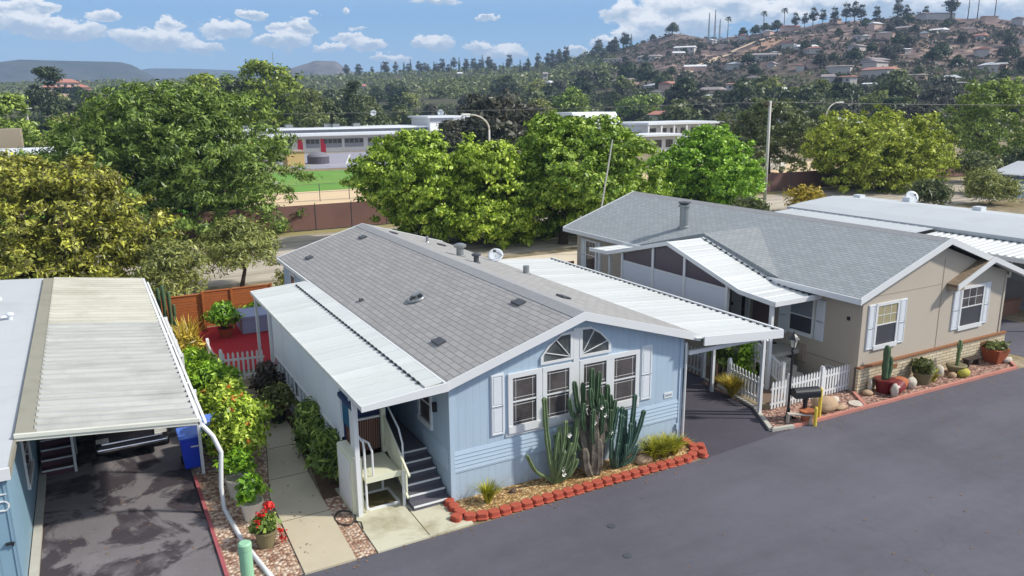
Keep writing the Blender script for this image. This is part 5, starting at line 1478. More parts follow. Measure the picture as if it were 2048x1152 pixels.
potted(2.52, 19.45, M['pot_white'], .30, .55, 'white pot with yellow-green plant beneath the big flowering shrub', M['lf_vivid'], .7, .8, 32)
potted(2.66, 16.75, M['pot_olive'], .25, .40, 'olive-brown pot with red geraniums beside the concrete path', M['lf_green'], .32, .45, 33, .13, [(2.55,16.78,.80), (2.66,16.7,.86), (2.84,16.85,.93), (2.50,16.6,.68), (2.98,16.7,.32), (3.0,16.55,.22), (2.75,16.9,.9)])
b = MB(); b.lathe([(.135,0), (.135,.78), (.14,.80), (.14,.92), (.11,.95), (.001,.95)], (2.02,15.5,.0), 20)
tag(b.build('pipe_bollard', M['green_pipe'], loc=(2.02,15.5,0)), 'pale green capped utility pipe standing in the pale gravel', 'bollard')
b = MB(); b.tube([(4.58+.24*math.cos(a), 17.0+.36*math.sin(a), .05) for a in [i*PI/14 for i in range(29)]], .018, 6); b.tube([(4.72,16.75,.05), (4.85,16.6,.05), (4.8,16.3,.05)], .018, 6)
tag(b.build('garden_hose', M['hose'], loc=(4.58,17.0,.02)), 'loop of dark hose on the gravel beside the lift', 'hose')
# bins
def bin_(x, y, label):
    o = empty('recycling_bin', (x, y, 0.02), label, 'bin', 'blue bins beside the left carport')
    b = MB(); vs = []
    for (s, z) in ((.21,.05), (.29,.98)):
        for (i, j) in ((-1,-1),(1,-1),(1,1),(-1,1)): vs.append((x+i*s, y+j*s*1.15, z))
    b._add(vs, [[3,2,1,0],[4,5,6,7],[0,1,5,4],[1,2,6,5],[2,3,7,6],[3,0,4,7]])
    b.build('body', M['bin'], o, bevel=.02)
    b = MB(); b.prism([(y-.40,1.0), (y-.36,1.06), (y+.30,1.10), (y+.38,1.0)], 'x', x-.32, x+.32); b.build('lid', M['bin_lid'], o, bevel=.02)
    b = MB(); b.box(x-.02, x+.18, y-.335, y-.30, .70, .74); b.build('white_mark', M['white'], o)
    for s in (-1, 1):
        b = MB(); b.tube([(x+s*.2,y+.3,.12), (x+s*.26,y+.3,.12)], .12, 14); b.build('wheel', M['tyre'], o)
    b = MB(); b.tube([(x-.25,y+.38,1.0), (x+.25,y+.38,1.0)], .025, 8); b.build('handle', M['bin'], o)
bin_(1.70, 21.95, 'blue recycling bin with white mark under the corner of the left carport')
bin_(2.38, 22.6, 'second blue bin half hidden between the marked bin and the shrub')
# car at the back of the left carport
cr = empty('parked_car', (.3, 25.3, .01), 'dark car with chrome bumper parked in shade under the left carport', 'car')
b = MB()
sec = [(-.9,.35), (-.93,.6), (-.90,.82), (-.78,.95), (.78,.95), (.90,.82), (.93,.6), (.9,.35), (.8,.28), (-.8,.28)]
b.prism([(x+.3,z) for x,z in sec], 'y', 23.3, 27.7)
b.build('body', M['car'], cr, bevel=.06)
b = MB(); vs = []
for (y, z, s) in ((24.1,.94,.78), (24.8,1.42,.62), (26.7,1.42,.62), (27.5,.94,.78)):
    vs += [(.3-s,y,z), (.3+s,y,z)]
b._add(vs, [[0,1,3,2],[2,3,5,4],[4,5,7,6],[0,2,4,6],[1,7,5,3],[0,6,7,1]]); b.build('cabin', M['glass'], cr)
b = MB(); b.box(-.62, 1.22, 23.18, 23.32, .40, .50); b.box(-.5, 1.1, 23.19, 23.30, .60, .66); b.build('bumper', M['chrome'], cr, bevel=.03)
for x in (-.45, 1.05):
    b = MB(); b.box(x-.16, x+.16, 23.26, 23.31, .66, .78); b.build('headlight', M['lens'], cr)
for x in (-.58, 1.18):
    for y in (24.05, 26.8):
        b = MB(); b.tube([(x-.1,y,.32), (x+.1,y,.32)], .32, 20); w_ = b.build('wheel', M['tyre'], cr)
        b = MB(); b.tube([(x-.105,y,.32), (x+.105,y,.32)], .18, 14); b.build('rim', M['grey_metal'], w_)

# ------------------------------------------------------------------ satellite dishes
def dish(x, y, z, r, label, az_, el_, m=None):
    o = empty('satellite_dish', (x, y, z), label, 'satellite dish')
    n = Vector((math.sin(az_)*math.cos(el_), math.cos(az_)*math.cos(el_), math.sin(el_)))
    u = n.orthogonal().normalized(); w = n.cross(u); c = Vector((x,y,z+r*.9))
    vs = [tuple(c - n*r*.22)]; fs = []; sg = 20
    for k in (1, 2, 3):
        for i in range(sg):
            a = 2*PI*i/sg; q = c + (u*math.cos(a)+w*math.sin(a))*r*k/3 - n*r*.22*(1-(k/3)**2); vs.append(tuple(q))
    for i in range(sg): fs.append([0, 1+i, 1+(i+1)%sg])
    for k in (0, 1):
        for i in range(sg): fs.append([1+k*sg+i, 1+(k+1)*sg+i, 1+(k+1)*sg+(i+1)%sg, 1+k*sg+(i+1)%sg])
    b = MB(); b._add(vs, fs); d_ = b.build('reflector', m or M['dish'], o, smooth=True)
    md = d_.modifiers.new('solid', 'SOLIDIFY'); md.thickness = .02
    b = MB(); b.tube([c-w*r*.9 if w.z > 0 else c+w*r*.9, c+n*r*.9], .018, 6); b.box(*(v for p in zip(c+n*r*.9-Vector((.05,.05,.05)), c+n*r*.9+Vector((.05,.05,.05))) for v in p)); b.build('feed_arm', M['dark_metal'], o)
    b = MB(); b.tube([(x,y,z), (x,y,z+r*.4), tuple(c-n*r*.25)], .03, 8); b.build('mast', M['grey_metal'], o)
dish(14.6, 28.2, roofz(14.6), .32, 'white satellite dish on the brownish shingle roof beside the bright carport', -2.5, .75)
dish(46.3, 31.3, 3.45, .42, 'white satellite dish on the far flat roof at right', -2.7, .5)

# ------------------------------------------------------------------ tan home planter
lp = empty('lamp_post', (18.68, 16.05, 0), 'black lamp post with glass lantern before the white picket fence', 'lamp post')
b = MB(); b.lathe([(.13,0), (.13,.06), (.07,.12), (.055,.35), (.04,.4), (.038,2.22), (.07,2.25), (.03,2.32), (.09,2.4)], (18.68,16.05,0), 12); b.build('pole', M['black'], lp)
b = MB(); b.lathe([(.09,2.40), (.15,2.66), (.001,2.66)], (18.68,16.05,0), 6); ln = b.build('lantern', M['lens'], lp)
b = MB(); b.lathe([(.19,2.66), (.13,2.74), (.04,2.82), (.015,2.90), (.001,2.9)], (18.68,16.05,0), 6)
for i in range(6):
    a = 2*PI*i/6; b.bar((18.68+.092*math.cos(a),16.05+.092*math.sin(a),2.40), (18.68+.153*math.cos(a),16.05+.153*math.sin(a),2.66), .016)
b.build('lantern_cap', M['black'], ln)
b = MB(); b.box(18.6,18.95,15.9,16.2,0,.03); b.tube([(18.68,16.05,.35),(18.45,15.95,.18),(18.4,15.9,.02)], .015, 6); b.build('base_bracket', M['black'], lp)
mb_ = empty('mailbox', (19.05, 15.75, 0), 'large black mailbox on a post by the white picket fence', 'mailbox')
b = MB(); prof_ = [(-.16,.80), (-.16,.95)] + [(-.16*math.cos(a), .95+.14*math.sin(a)) for a in [PI*i/8 for i in range(1,8)]] + [(.16,.95), (.16,.80)]
vs = []
A_ = Vector((18.62,15.85,0)); B_ = Vector((19.42,15.58,0)); dd = (B_-A_).normalized(); ss = Vector((-dd.y,dd.x,0))
n = len(prof_)
for P0 in (A_, B_):
    for (s, z) in prof_: vs.append(tuple(P0+ss*s*1.15+Vector((0,0,z+.02))))
b._add(vs, [list(range(n)), list(range(2*n-1,n-1,-1))] + [[i,(i+1)%n,(i+1)%n+n,i+n] for i in range(n)]); b.build('box', M['black'], mb_)
b = MB(); b.box(19.0,19.1,15.68,15.78,0,.82); b.build('post', M['black'], mb_)
b = MB(); b.lathe([(.14,0), (.23,.34), (.25,.40), (.001,.36)], (18.95,15.55,.03), 14); tag(b.build('plant_pot', M['rock_orange'], loc=(18.95,15.55,.03)), 'orange-red clay pot under the black mailbox', 'pot')
wb = empty('garden_bench', (18.6, 15.75, 0), 'small weathered white bench frame below the black mailbox', 'bench')
b = MB(); b.bar((18.35,15.78,.34), (18.95,15.36,.34), .16, .04); b.build('seat', M['rock_white'], wb)
for (x, y) in ((18.37,15.77), (18.93,15.38)):
    b = MB(); b.box(x-.04,x+.04,y-.04,y+.04,0,.32); b.build('leg', M['rock_white'], wb)
for (x, y, h, r, lb) in ((19.0,15.26,.62,.055,'short yellow post at the planter corner near the road'), (19.52,15.55,1.05,.055,'taller yellow post beside the round tan rock')):
    b = MB(); b.lathe([(r,0), (r,h-.05), (r*.6,h), (.001,h)], (x,y,0), 12); tag(b.build('bollard', M['yellow'], loc=(x,y,0)), lb, 'bollard')
rock('boulder', 20.25, 15.95, .02, .48, .36, .36, M['rock_tan'], 'round tan boulder next to the taller yellow post', 41)
rock('rock', 20.9, 16.2, .02, .30, .16, .20, M['rock_white'], 'pale rock right of the round tan boulder', 42)
rock('rock', 20.75, 15.72, .02, .26, .12, .12, M['rock_tan'], 'low brown rock in front of the pale rock', 43)
b = MB(); b.lathe([(.27,0), (.27,.05), (.001,.06)], (21.55,15.72,.03), 18); tag(b.build('stepping_stone', M['rock_white'], loc=(21.55,15.72,.03)), 'round white stepping stone on the pink gravel', 'stone')
rock('rock', 22.62, 16.15, .02, .20, .16, .14, M['rock_tan'], 'brown stone at the corner of the cream brick skirt', 44)
rock('rock', 22.85, 16.25, .02, .07, .08, .42, M['rock_white'], 'upright white stone at the cream brick corner', 45)
pc = empty('potted_cactus', (23.35, 16.05, .03), 'thick dark cactus column in a dark red pot', 'potted cactus')
b = MB(); b.lathe([(.24,0), (.31,.40), (.35,.42), (.35,.48), (.29,.48), (.001,.42)], (23.35,16.05,.03), 18); b.build('pot', M['pot_red'], pc)
for (pts, r) in (([(23.32,16.05,.5), (23.3,16.05,1.0), (23.32,16.05,1.62)], .12), ([(23.42,16.0,.5), (23.48,16.0,.9), (23.46,16.0,1.25)], .09)):
    b = MB(); arm(b, pts, r); b.build('stem', M['cactus'], pc, smooth=True)
tp = MB(); tp.tube([(23.32,15.62,.26), (23.70,15.76,.28)], [.21,.24], 18); tp.tube([(23.22,15.58,.26), (23.33,15.62,.26)], [.16,.21], 18)
tag(tp.build('tipped_pot', M['pot_red'], loc=(23.45,15.68,.03)), 'dark red pot lying on its side before the potted cactus', 'pot')
rock('rock', 23.22, 15.56, .05, .14, .12, .36, M['rock_white'], 'grey-white stone leaning on the tipped red pot', 46)
rock('boulder', 24.05, 15.95, .02, .38, .24, .36, M['rock_orange'], 'orange boulder right of the tipped red pot', 47)
rock('rock', 24.5, 15.85, .02, .22, .18, .30, M['rock_white'], 'pale rock beside the orange boulder', 48)
potted(25.3, 15.95, M['pot_olive'], .34, .42, 'olive-brown pot with spiky succulents at the brick skirt', M['lf_olive'], .40, .7, 34, .2)
tuft('succulent', 25.75, 15.9, .03, 40, .6, .07, M['lf_grass'], 'light yellow-green succulent beside the olive-brown pot', 9, .8)
tuft('succulent', 25.1, 16.1, .40, 26, .55, .06, M['lf_dark'], 'dark spiky succulent sticking out of the olive-brown pot', 10, .7)
rock('rock', 26.35, 16.05, .02, .20, .18, .36, M['rock_white'], 'white rock between the succulents and small cactus planter', 49)
pc = empty('potted_cactus', (27.3, 15.95, .03), 'small light green cactus in a round planter near the brick skirt', 'potted cactus')
b = MB(); b.lathe([(.2,0), (.34,.25), (.36,.34), (.30,.36), (.001,.3)], (27.25,15.95,.03), 16); b.build('pot', M['pot_olive'], pc)
for (pts, r) in (([(27.3,15.95,.3), (27.3,15.95,.8), (27.32,15.95,1.25)], .07), ([(27.33,15.95,.8), (27.42,15.95,.95), (27.42,15.95,1.15)], .045), ([(27.28,15.95,.95), (27.2,15.95,1.05), (27.2,15.95,1.2)], .04)):
    b = MB(); arm(b, pts, r); b.build('stem', M['cactus_l'], pc, smooth=True)
rock('rock', 27.2, 15.62, .02, .26, .2, .24, mat('mossy_yellow_rock', lin(176,168,70), .9, .25, 4, bump=.5), 'yellow-green mossy rock before the small cactus', 50)
rock('rock', 26.75, 15.75, .02, .16, .14, .16, M['rock_tan'], 'brown stone left of the mossy yellow rock', 51)
gb = empty('garden_bench', (28.6, 16.2, .03), 'low dark wooden bench against the cream brick skirt', 'bench')
b = MB(); b.box(28.2,29.0,16.05,16.33,.30,.35); b.build('seat', M['bark_d'], gb)
for x in (28.28, 28.92):
    b = MB(); b.box(x-.04,x+.04,16.08,16.3,.03,.30); b.build('leg', M['bark_d'], gb)
sp_ = empty('square_planter', (29.75, 16.0, .03), 'square terracotta planter with grey-green plant at the far end', 'planter')
vs = []; b = MB()
for (s, z) in ((.24,.03), (.36,.58)):
    for (i, j) in ((-1,-1),(1,-1),(1,1),(-1,1)): vs.append((29.75+i*s, 16.0+j*s, z))
b._add(vs, [[3,2,1,0],[4,5,6,7],[0,1,5,4],[1,2,6,5],[2,3,7,6],[3,0,4,7]]); b.build('pot', M['pot_terra'], sp_)
quad_mesh('foliage', crown_quads([(29.8,16.0,.64,.36,.3,.16)], 70, 9, .14, .07, .07, 77), M['lf_olive'], sp_)
rock('rock', 30.15, 15.75, .02, .26, .16, .18, M['rock_white'], 'pale rock at the pointed end of the pink gravel', 52)
rock('rock', 30.35, 15.95, .02, .14, .1, .30, mat('dark_stone', lin(70,64,64), .9, .2, 5), 'dark stone behind the pale rock at the planter end', 53)
b = MB(); b.tube([(22.1,19.9,.05), (22.1,19.9,.55)], .32, 16); b.tube([(22.1,19.9,.55), (22.1,19.9,.85), (22.1,19.9,.98)], [.32,.24,.08], 16)
tag(b.build('rain_barrel', mat('dark_brown_barrel', lin(62,46,46), .7, .2), loc=(22.1,19.9,0)), 'dark brown rounded barrel against the shaded tan wall', 'barrel')
rock('rock', 21.7, 18.9, .02, .18, .12, .10, M['rock_white'], 'white stone in the shaded yard near the dark barrel', 54)
tuft('grass_clump', 18.55, 18.35, .03, 420, .80, .04, M['lf_gold'], 'bright yellow grass clump at the carport post', 12, .7)
bush('leafy_shrub', 19.55, 20.0, 0, 1.0, 2.3, M['lf_green'], 'tall leafy shrub with white blossoms behind the driveway fence', clumps=260, per=10, L=.15, Wd=.08, seed=24, flowers=M['flower_w'], nfl=30)
bush('leafy_shrub', 20.1, 19.3, 0, .7, 1.6, M['lf_vivid'], 'light green shrub between blossoming shrub and porch steps', clumps=120, per=9, L=.15, Wd=.07, seed=25)
b = MB(); b.box(18.55,18.75,19.3,19.5,0,.9); tag(b.build('stump_post', M['bark'], loc=(18.65,19.4,0)), 'short weathered post beside the yellow grass clump', 'post')

# fallen leaves and grit, uncountable
rl = np.random.default_rng(91); LC = []
for (x0, y0, x1, y1, n, sd_) in ((7.2,15.2,14.6,15.2,150,.22), (17.4,15.4,30,15.0,220,.25), (3.1,15.1,7.2,15.1,70,.2), (14.6,15.3,14.7,24,60,.15), (18.2,16.5,18.5,24,90,.2), (1.5,15.2,1.5,24,70,.15), (3.2,16,4.4,22,50,.3), (-1.5,16,1.4,24,60,.6), (8,8,26,13,120,1.6)):
    t = rl.random(n); LC.append(np.stack([x0+(x1-x0)*t+rl.normal(size=n)*sd_, y0+(y1-y0)*t+rl.normal(size=n)*sd_, np.full(n, .062 if x0 == 3.2 else .018)], 1))
LC = np.concatenate(LC)
NN = np.tile(np.array([[0,0,1.0]]), (len(LC),1))
tag(quad_mesh('leaf_litter', leaf_quads(LC, NN, .055, .03, rl, .15), mat('dry_leaf', lin(140,108,70), .9, .4, 30)), kind='stuff')
# ------------------------------------------------------------------ trees behind the homes
tree('broadleaf_tree', 5.5, 68, 0, 22.2, -1, 11.2, M['lf_green'], 'huge spreading green tree left of the sports field in front of the brown screen fence', clumps=1663, per=90, L=0.38, Wd=0.11, spread=0.31, seed=101, zflat=-.9, tr=.5, k=15, bark=M['bark_d'])
tree('broadleaf_tree', -1.6, 45, 0, 10.4, -1.2, 7.4, M['lf_yellow'], 'yellowish brown-green tree behind the left home', clumps=1010, per=80, L=0.24, Wd=0.09, spread=0.19, seed=102, zflat=-.9, tr=.28, k=12, bark=M['bark_d'])
tree('olive_tree', 6.85, 43.9, 0, 4.7, .7, 3.8, M['lf_olive'], 'olive tree with forked trunk behind the brown board fence', clumps=300, per=40, L=0.24, Wd=0.06, spread=0.2, seed=103, tr=.11, bark=M['bark_d'])
tree('olive_tree', 3.2, 41.3, 0, 3.7, .4, 3.4, M['lf_olive'], 'smaller olive tree next to the forked one, nearer the left carport', clumps=220, per=40, L=0.24, Wd=0.06, spread=0.2, seed=104, tr=.09, bark=M['bark_d'])
tree('broadleaf_tree', 21.2, 53, 0, 9.4, -1.2, 7.9, M['lf_bright'], 'tall bright green tree right of the sports field, leftmost of the row behind the homes', clumps=986, per=80, L=0.25, Wd=0.13, spread=0.2, seed=105, zflat=-.9, tr=.26, k=12, bark=M['bark_d'])
tree('broadleaf_tree', 25.4, 50, 0, 9.2, -1.4, 7.1, M['lf_bright'], 'bright green tree directly behind the roof pipes and satellite dish', clumps=887, per=80, L=0.25, Wd=0.13, spread=0.2, seed=106, zflat=-.9, tr=.24, k=11, bark=M['bark_d'])
tree('broadleaf_tree', 31.9, 49, 0, 13.2, -1.2, 8.8, M['lf_bright'], 'broad green tree with leaning trunk behind the tan home roof', clumps=1293, per=80, L=0.26, Wd=0.13, spread=0.21, seed=107, zflat=-.8, tr=.3, k=14, bark=M['bark_d'], base=(29.6, 46.6))
tree('broadleaf_tree', 50.3, 55, 0, 12, -1.4, 7.6, M['lf_vivid'], 'vivid green dome-shaped tree left of the tall white pole', clumps=1059, per=80, L=0.26, Wd=0.13, spread=0.2, seed=108, zflat=-.9, tr=.26, k=12, bark=M['bark_d'])
tree('broadleaf_tree', 82, 77, 0, 14.4, .2, 10.0, M['lf_mid'], 'dark green tree right behind the tall white pole', clumps=420, per=60, L=0.38, Wd=0.18, spread=0.32, seed=109, tr=.3, bark=M['bark_d'])
tree('broadleaf_tree', 79.5, 58, 0, 20, -1, 8.3, M['lf_lime'], 'wide yellow-green tree behind the flat pale roof', clumps=1355, per=70, L=0.33, Wd=0.15, spread=0.26, seed=110, zflat=-.9, tr=.32, k=15, bark=M['bark_d'], dy=.7)
tree('broadleaf_tree', 122, 70, 0, 19.5, -.8, 12.6, M['lf_green'], 'tall dusky tree at the right edge of the photo', clumps=480, per=60, L=0.42, Wd=0.2, spread=0.34, seed=111, tr=.4, k=12, bark=M['bark_d'])
bush('grassy_shrub', 57.6, 49, 0, 4.2, 2.2, M['lf_gold'], 'yellow grassy shrubs behind the rear edge of the flat pale roof', clumps=200, per=10, L=.5, Wd=.1, spread=.25, seed=112)
bush('palm_shrub', 76.5, 43.5, 0, 5, 3.0, M['lf_olive'], 'feathery grey-green shrub near the dish at right', clumps=240, per=10, L=.6, Wd=.1, spread=.3, seed=113)
bush('palm_shrub', 66.0, 43, 0, 3.8, 2.9, M['lf_mid'], 'darker feathery shrub left of the grey-green one behind the flat roof', clumps=200, per=10, L=.6, Wd=.1, spread=.3, seed=114)
bush('hedge_shrub', 96, 57, 0, 7, 3.6, M['lf_mid'], 'dusky hedge below the tall right edge tree, nearest the wide yellow-green tree', clumps=260, per=16, L=.4, Wd=.18, spread=.28, seed=121)
bush('hedge_shrub', 106, 56, 0, 8, 3.8, M['lf_dark'], 'dark hedge below the tall right edge tree, behind the far satellite dish', clumps=280, per=16, L=.4, Wd=.18, spread=.28, seed=122)
bush('hedge_shrub', 85, 49, 0, 5.5, 2.6, M['lf_olive'], 'olive bush beside the blue home at the right edge', clumps=220, per=14, L=.4, Wd=.14, spread=.28, seed=123)
bush('leafy_shrub', 46.5, 45.5, 0, 3.4, 2.4, M['lf_mid'], 'dark shrub behind the tan home roof at the foot of the vivid tree', clumps=160, per=10, L=.3, Wd=.15, spread=.2, seed=115)
bush('hedge_shrub', 9.6, 41.6, 0, 2.6, 1.7, M['lf_olive'], 'olive-green hedge bush behind the rear corner of the light blue home', clumps=220, per=10, L=.22, Wd=.08, spread=.16, seed=116)
bush('hedge_shrub', 36.5, 45.0, 0, 3.6, 1.8, M['lf_dark'], 'low dark bush under the broad tree with leaning trunk', clumps=160, per=10, L=.3, Wd=.14, spread=.2, seed=117)
bush('hedge_shrub', -4.2, 41.2, 0, 3.4, 1.9, M['lf_mid'], 'green bush directly behind the left home roof', clumps=200, per=10, L=.26, Wd=.12, spread=.2, seed=118)

# middle distance trees, each its own
MID = [(27.0, 196, 13.5, 1, 17.0, 'lf_lime', 'round yellowish green tree behind the huge spreading tree'),
       (43.0, 202, 21, 1, 20.6, 'lf_lime', 'tallest olive-green tree behind the school, rising above the skyline'),
       (33.5, 203, 13, 1, 16.0, 'lf_mid', 'dusky tree between the two tall trees left of the school'),
       (52.5, 205, 14.0, .5, 13.5, 'lf_dusk', 'dark grey-green tree mass directly above the school roof at left'),
       (47.7, 185, 8.5, 1, 13.5, 'lf_olive', 'pale olive tree behind the school roof'),
       (54.0, 190, 8.5, 1, 11.5, 'lf_mid', 'mid green tree behind the school roof units'),
       (59.2, 188, 6.0, 1, 15.5, 'lf_dark', 'narrow dark tree standing behind the school near the dishes'),
       (66.5, 200, 9.5, 1, 12.0, 'lf_mid', 'rounded tree behind the raised school block'),
       (57.0, 110, 15.2, .5, 11.2, 'lf_dusk', 'big dark brown-green oak behind the curved street light'),
       (48.5, 108, 6.0, .5, 7.4, 'lf_dusk', 'small dark tree left of the big dark oak'),
       (76.0, 118, 8.5, .5, 7.5, 'lf_dusk', 'dark tree right of the big dark oak'),
       (127, 195, 14, 1, 14.0, 'lf_green', 'rounded green tree behind the white sloped school roof'),
       (112, 190, 10, 1, 11.0, 'lf_olive', 'pale olive tree left of the rounded green tree'),
       (-8.4, 130, 8.5, .5, 11.6, 'lf_green', 'green tree at the left edge beyond the white roofs'),
       (-1.5, 140, 7.5, .5, 8.8, 'lf_olive', 'pale bushy tree right of the left edge tree'),
       (-6, 262, 13, 1, 21.0, 'lf_dark', 'dark tall tree near the orange-roofed house at left'),
       (4.4, 190, 13, .5, 12.6, 'lf_dusk', 'dusky tree below the orange-roofed house'),
       (-3, 108, 6.5, .5, 6.6, 'lf_olive', 'low olive bush tree by the white roofs at left'),
       (178, 230, 18, .5, 12.5, 'lf_green', 'broad green tree at the foot of the hill above the white sloped roof'),
       (203, 232, 19, .5, 15.5, 'lf_dusk', 'tall brown-green tree at the hill foot, left of the tall pole'),
       (225, 228, 16, .5, 14.5, 'lf_dark', 'dark tree at the hill foot near the tall white pole'),
       (248, 212, 22, .5, 15.0, 'lf_mid', 'big green tree at the hill foot right of the tall white pole'),
       (200, 165, 14, .5, 10.5, 'lf_mid', 'mid green tree above the wide yellow-green tree'),
       (234, 152, 17, .5, 13.5, 'lf_dusk', 'dusky broad tree above the tall right edge tree'),
       (150, 128, 11, .5, 8.5, 'lf_mid', 'green tree behind the right street light'),
       (175, 120, 12, .5, 9.0, 'lf_dusk', 'dusky tree right of the white house behind the street light')]
for i, (x, y, w, zb, zt, lf, lb) in enumerate(MID):
    z = terr(x, y)
    tree('broadleaf_tree', x, y, z, w, zb, max(zt-z, 5), M[lf], lb, clumps=260, per=30, L=w*.035+.25, Wd=w*.018+.12, spread=w*.03+.12, seed=200+i, tr=w*.022, bark=M['bark_d'], k=9)

# far belt: prototypes copied
def proto_tree(name, w, h, leaf, seed, clumps=230, per=8, zb=.06, slim=1.0):
    lobes = make_lobes(w, h*zb, h, seed, 7)
    if slim != 1: lobes = [(0, 0, h*(.12+.8*i/7), w*.5*(1-abs(i/7-.35)*.9), w*.5*(1-abs(i/7-.35)*.9), h*.10) for i in range(8)]
    V = crown_quads(lobes, clumps, per, w*.10*(1 if slim == 1 else 1.6), w*.05*(1 if slim == 1 else 1.4), w*.05, seed, -.6, .25)
    tb = MB(); tb.tube([(0,0,-1), (0,0,h*.5), (0,0,h*.8)], [w*.045, w*.03, w*.015], 6)
    if slim == 1:
        for l in lobes[1:6]: tb.tube([(0,0,h*.3), (l[0]*.6,l[1]*.6,l[2]*.85), l[:3]], [w*.02,w*.014,w*.006], 5)
    return quad_mesh(name, V, [leaf, M['bark_d']], extra=tb)
PR = {}
def place(kind, x, y, s, label, group, sz=None):
    z = terr(x, y)
    nm, w, h, lf, slim = KIND[kind]
    if (kind, label) not in PR:
        if kind not in PR:
            PR[kind] = proto_tree(nm, w, h, M[lf], hash_(kind), slim=slim); o = PR[kind]
        else: o = dup(PR[kind])
        PR[(kind, label)] = o
    else: o = dup(PR[kind])
    o.location = (x, y, z-.2); o.rotation_euler = (0, 0, rt_.random()*6.28)
    o.scale = (s, s, s*(sz or 1))
    tag(o, label, 'tree', group)
    return o
def hash_(k): return 300+sum(ord(c) for c in k)
rt_ = random.Random(77)
KIND = {'a': ('far_tree', 11, 9.5, 'lf_dark', 1.0), 'b': ('far_tree', 12, 8.5, 'lf_mid', 1.0), 'c': ('far_tree', 11, 8.0, 'lf_dusk', 1.0),
        'd': ('far_tree', 10, 8.5, 'lf_olive', 1.0), 'e': ('cypress_tree', 2.4, 12, 'lf_dark', .3), 'f': ('eucalyptus_tree', 8, 14, 'lf_dusk', 1.0)}
def pol(a, r): a = math.radians(a); return r*math.sin(a), r*math.cos(a)
LB = {'a': 'dark green rounded tree in the wooded belt beyond the school', 'b': 'mid green rounded tree in the wooded belt beyond the school', 'c': 'brownish dusky tree in the wooded belt beyond the school', 'd': 'pale olive tree in the wooded belt beyond the school'}
nb = 0
for i in range(400):
    if nb >= 150: break
    a = rt_.uniform(-6, 63); r = rt_.uniform(205, 470) if a < 40 else rt_.uniform(225, 330)
    x, y = pol(a, r)
    if a > 30 and r < 235 : pass
    k = rt_.choices('abcd', (3, 3, 4, 1.5))[0]
    place(k, x, y, rt_.uniform(.65, 1.25), LB[k], {'a': 'dark trees of the wooded belt', 'b': 'green trees of the wooded belt', 'c': 'dusky trees of the wooded belt', 'd': 'olive trees of the wooded belt'}[k])
    nb += 1
for i in range(110):
    a = rt_.uniform(33, 63); r = rt_.uniform(300, 600)
    x, y = pol(a, r)
    if 340 < x < 440 and 360 < y < 415: continue
    place(rt_.choice('ac'), x, y, rt_.uniform(.4, .8), 'dark low tree among the houses on the brown hillside', 'low trees on the brown hillside')
# skyline trees: cypresses and eucalypts along the ridge
for i in range(84):
    a = rt_.uniform(17, 38.0); D = lerp(DC, a)*rt_.uniform(.9, 1.0); x, y = pol(a, D)
    if rt_.random() < .3: place('e', x, y, rt_.uniform(.7, 1.25), 'slim dark cypress on the skyline left of the hill', 'cypresses on the ridge skyline')
    else: place('f', x, y, rt_.uniform(.6, 1.05), 'loose dark eucalyptus on the ridge left of the hill', 'eucalypts on the ridge skyline')
for (a, s) in ((47.9, 1.15), (48.5, 1.0), (49.0, 1.25), (49.6, 1.0), (50.3, 1.1), (51.0, 1.3), (51.5, 1.4), (51.9, 1.2), (52.8, 1.0), (54.0, 1.3), (54.5, .9), (55.6, .8), (57.0, 1.7)):
    D = lerp(DC, a)*.97; x, y = pol(a, D)
    place('f', x, y, s*.75, 'windswept dark eucalyptus crowning the brown hill at right', 'eucalypts on the hill crest', 1.0)
for (a, e) in ((39.9, 1), (45.4, .8), (46.8, .9), (38.6, .5), (46.1, .8), (44.6, .7)):
    D = lerp(DC, a)*.98; x, y = pol(a, D)
    place('a', x, y, e, 'small round tree on the hill crest left of the eucalypts', 'round trees on the hill crest')
# palms on the crest
def palm(x, y, h, first=[None]):
    if first[0] is None:
        b = MB(); b.tube([(0,0,-1), (.2,0,h*.5), (0,0,h)], [.35,.28,.22], 6)
        V = []
        rng = random.Random(5)
        for i in range(34):
            a = rng.random()*6.28; e = rng.uniform(-.5, 1.0); L = h*.22
            d = Vector((math.cos(a)*math.cos(e), math.sin(a)*math.cos(e), math.sin(e))); s = Vector((-math.sin(a), math.cos(a), 0))*.45
            p0 = Vector((0,0,h)); p1 = p0+d*L*.6; p2 = p0+d*L+Vector((0,0,-L*.35))
            V += [p0-s*.3, p0+s*.3, p1+s, p1-s, p1-s, p1+s, p2+s*.2, p2-s*.2]
        o = quad_mesh('palm_tree', np.array([tuple(p) for p in V]), [M['lf_dark'], M['bark_d']], extra=b); first[0] = o
    else: o = dup(first[0])
    o.location = (x, y, terr(x, y)-.2)
    tag(o, 'slender palm standing on the hill crest at right', 'palm', 'palms on the hill crest')
for a in (57.9, 58.4, 59.3, 45.9, 47.2, 43.6):
    x, y = pol(a, lerp(DC, a)*.985); palm(x, y, 15)
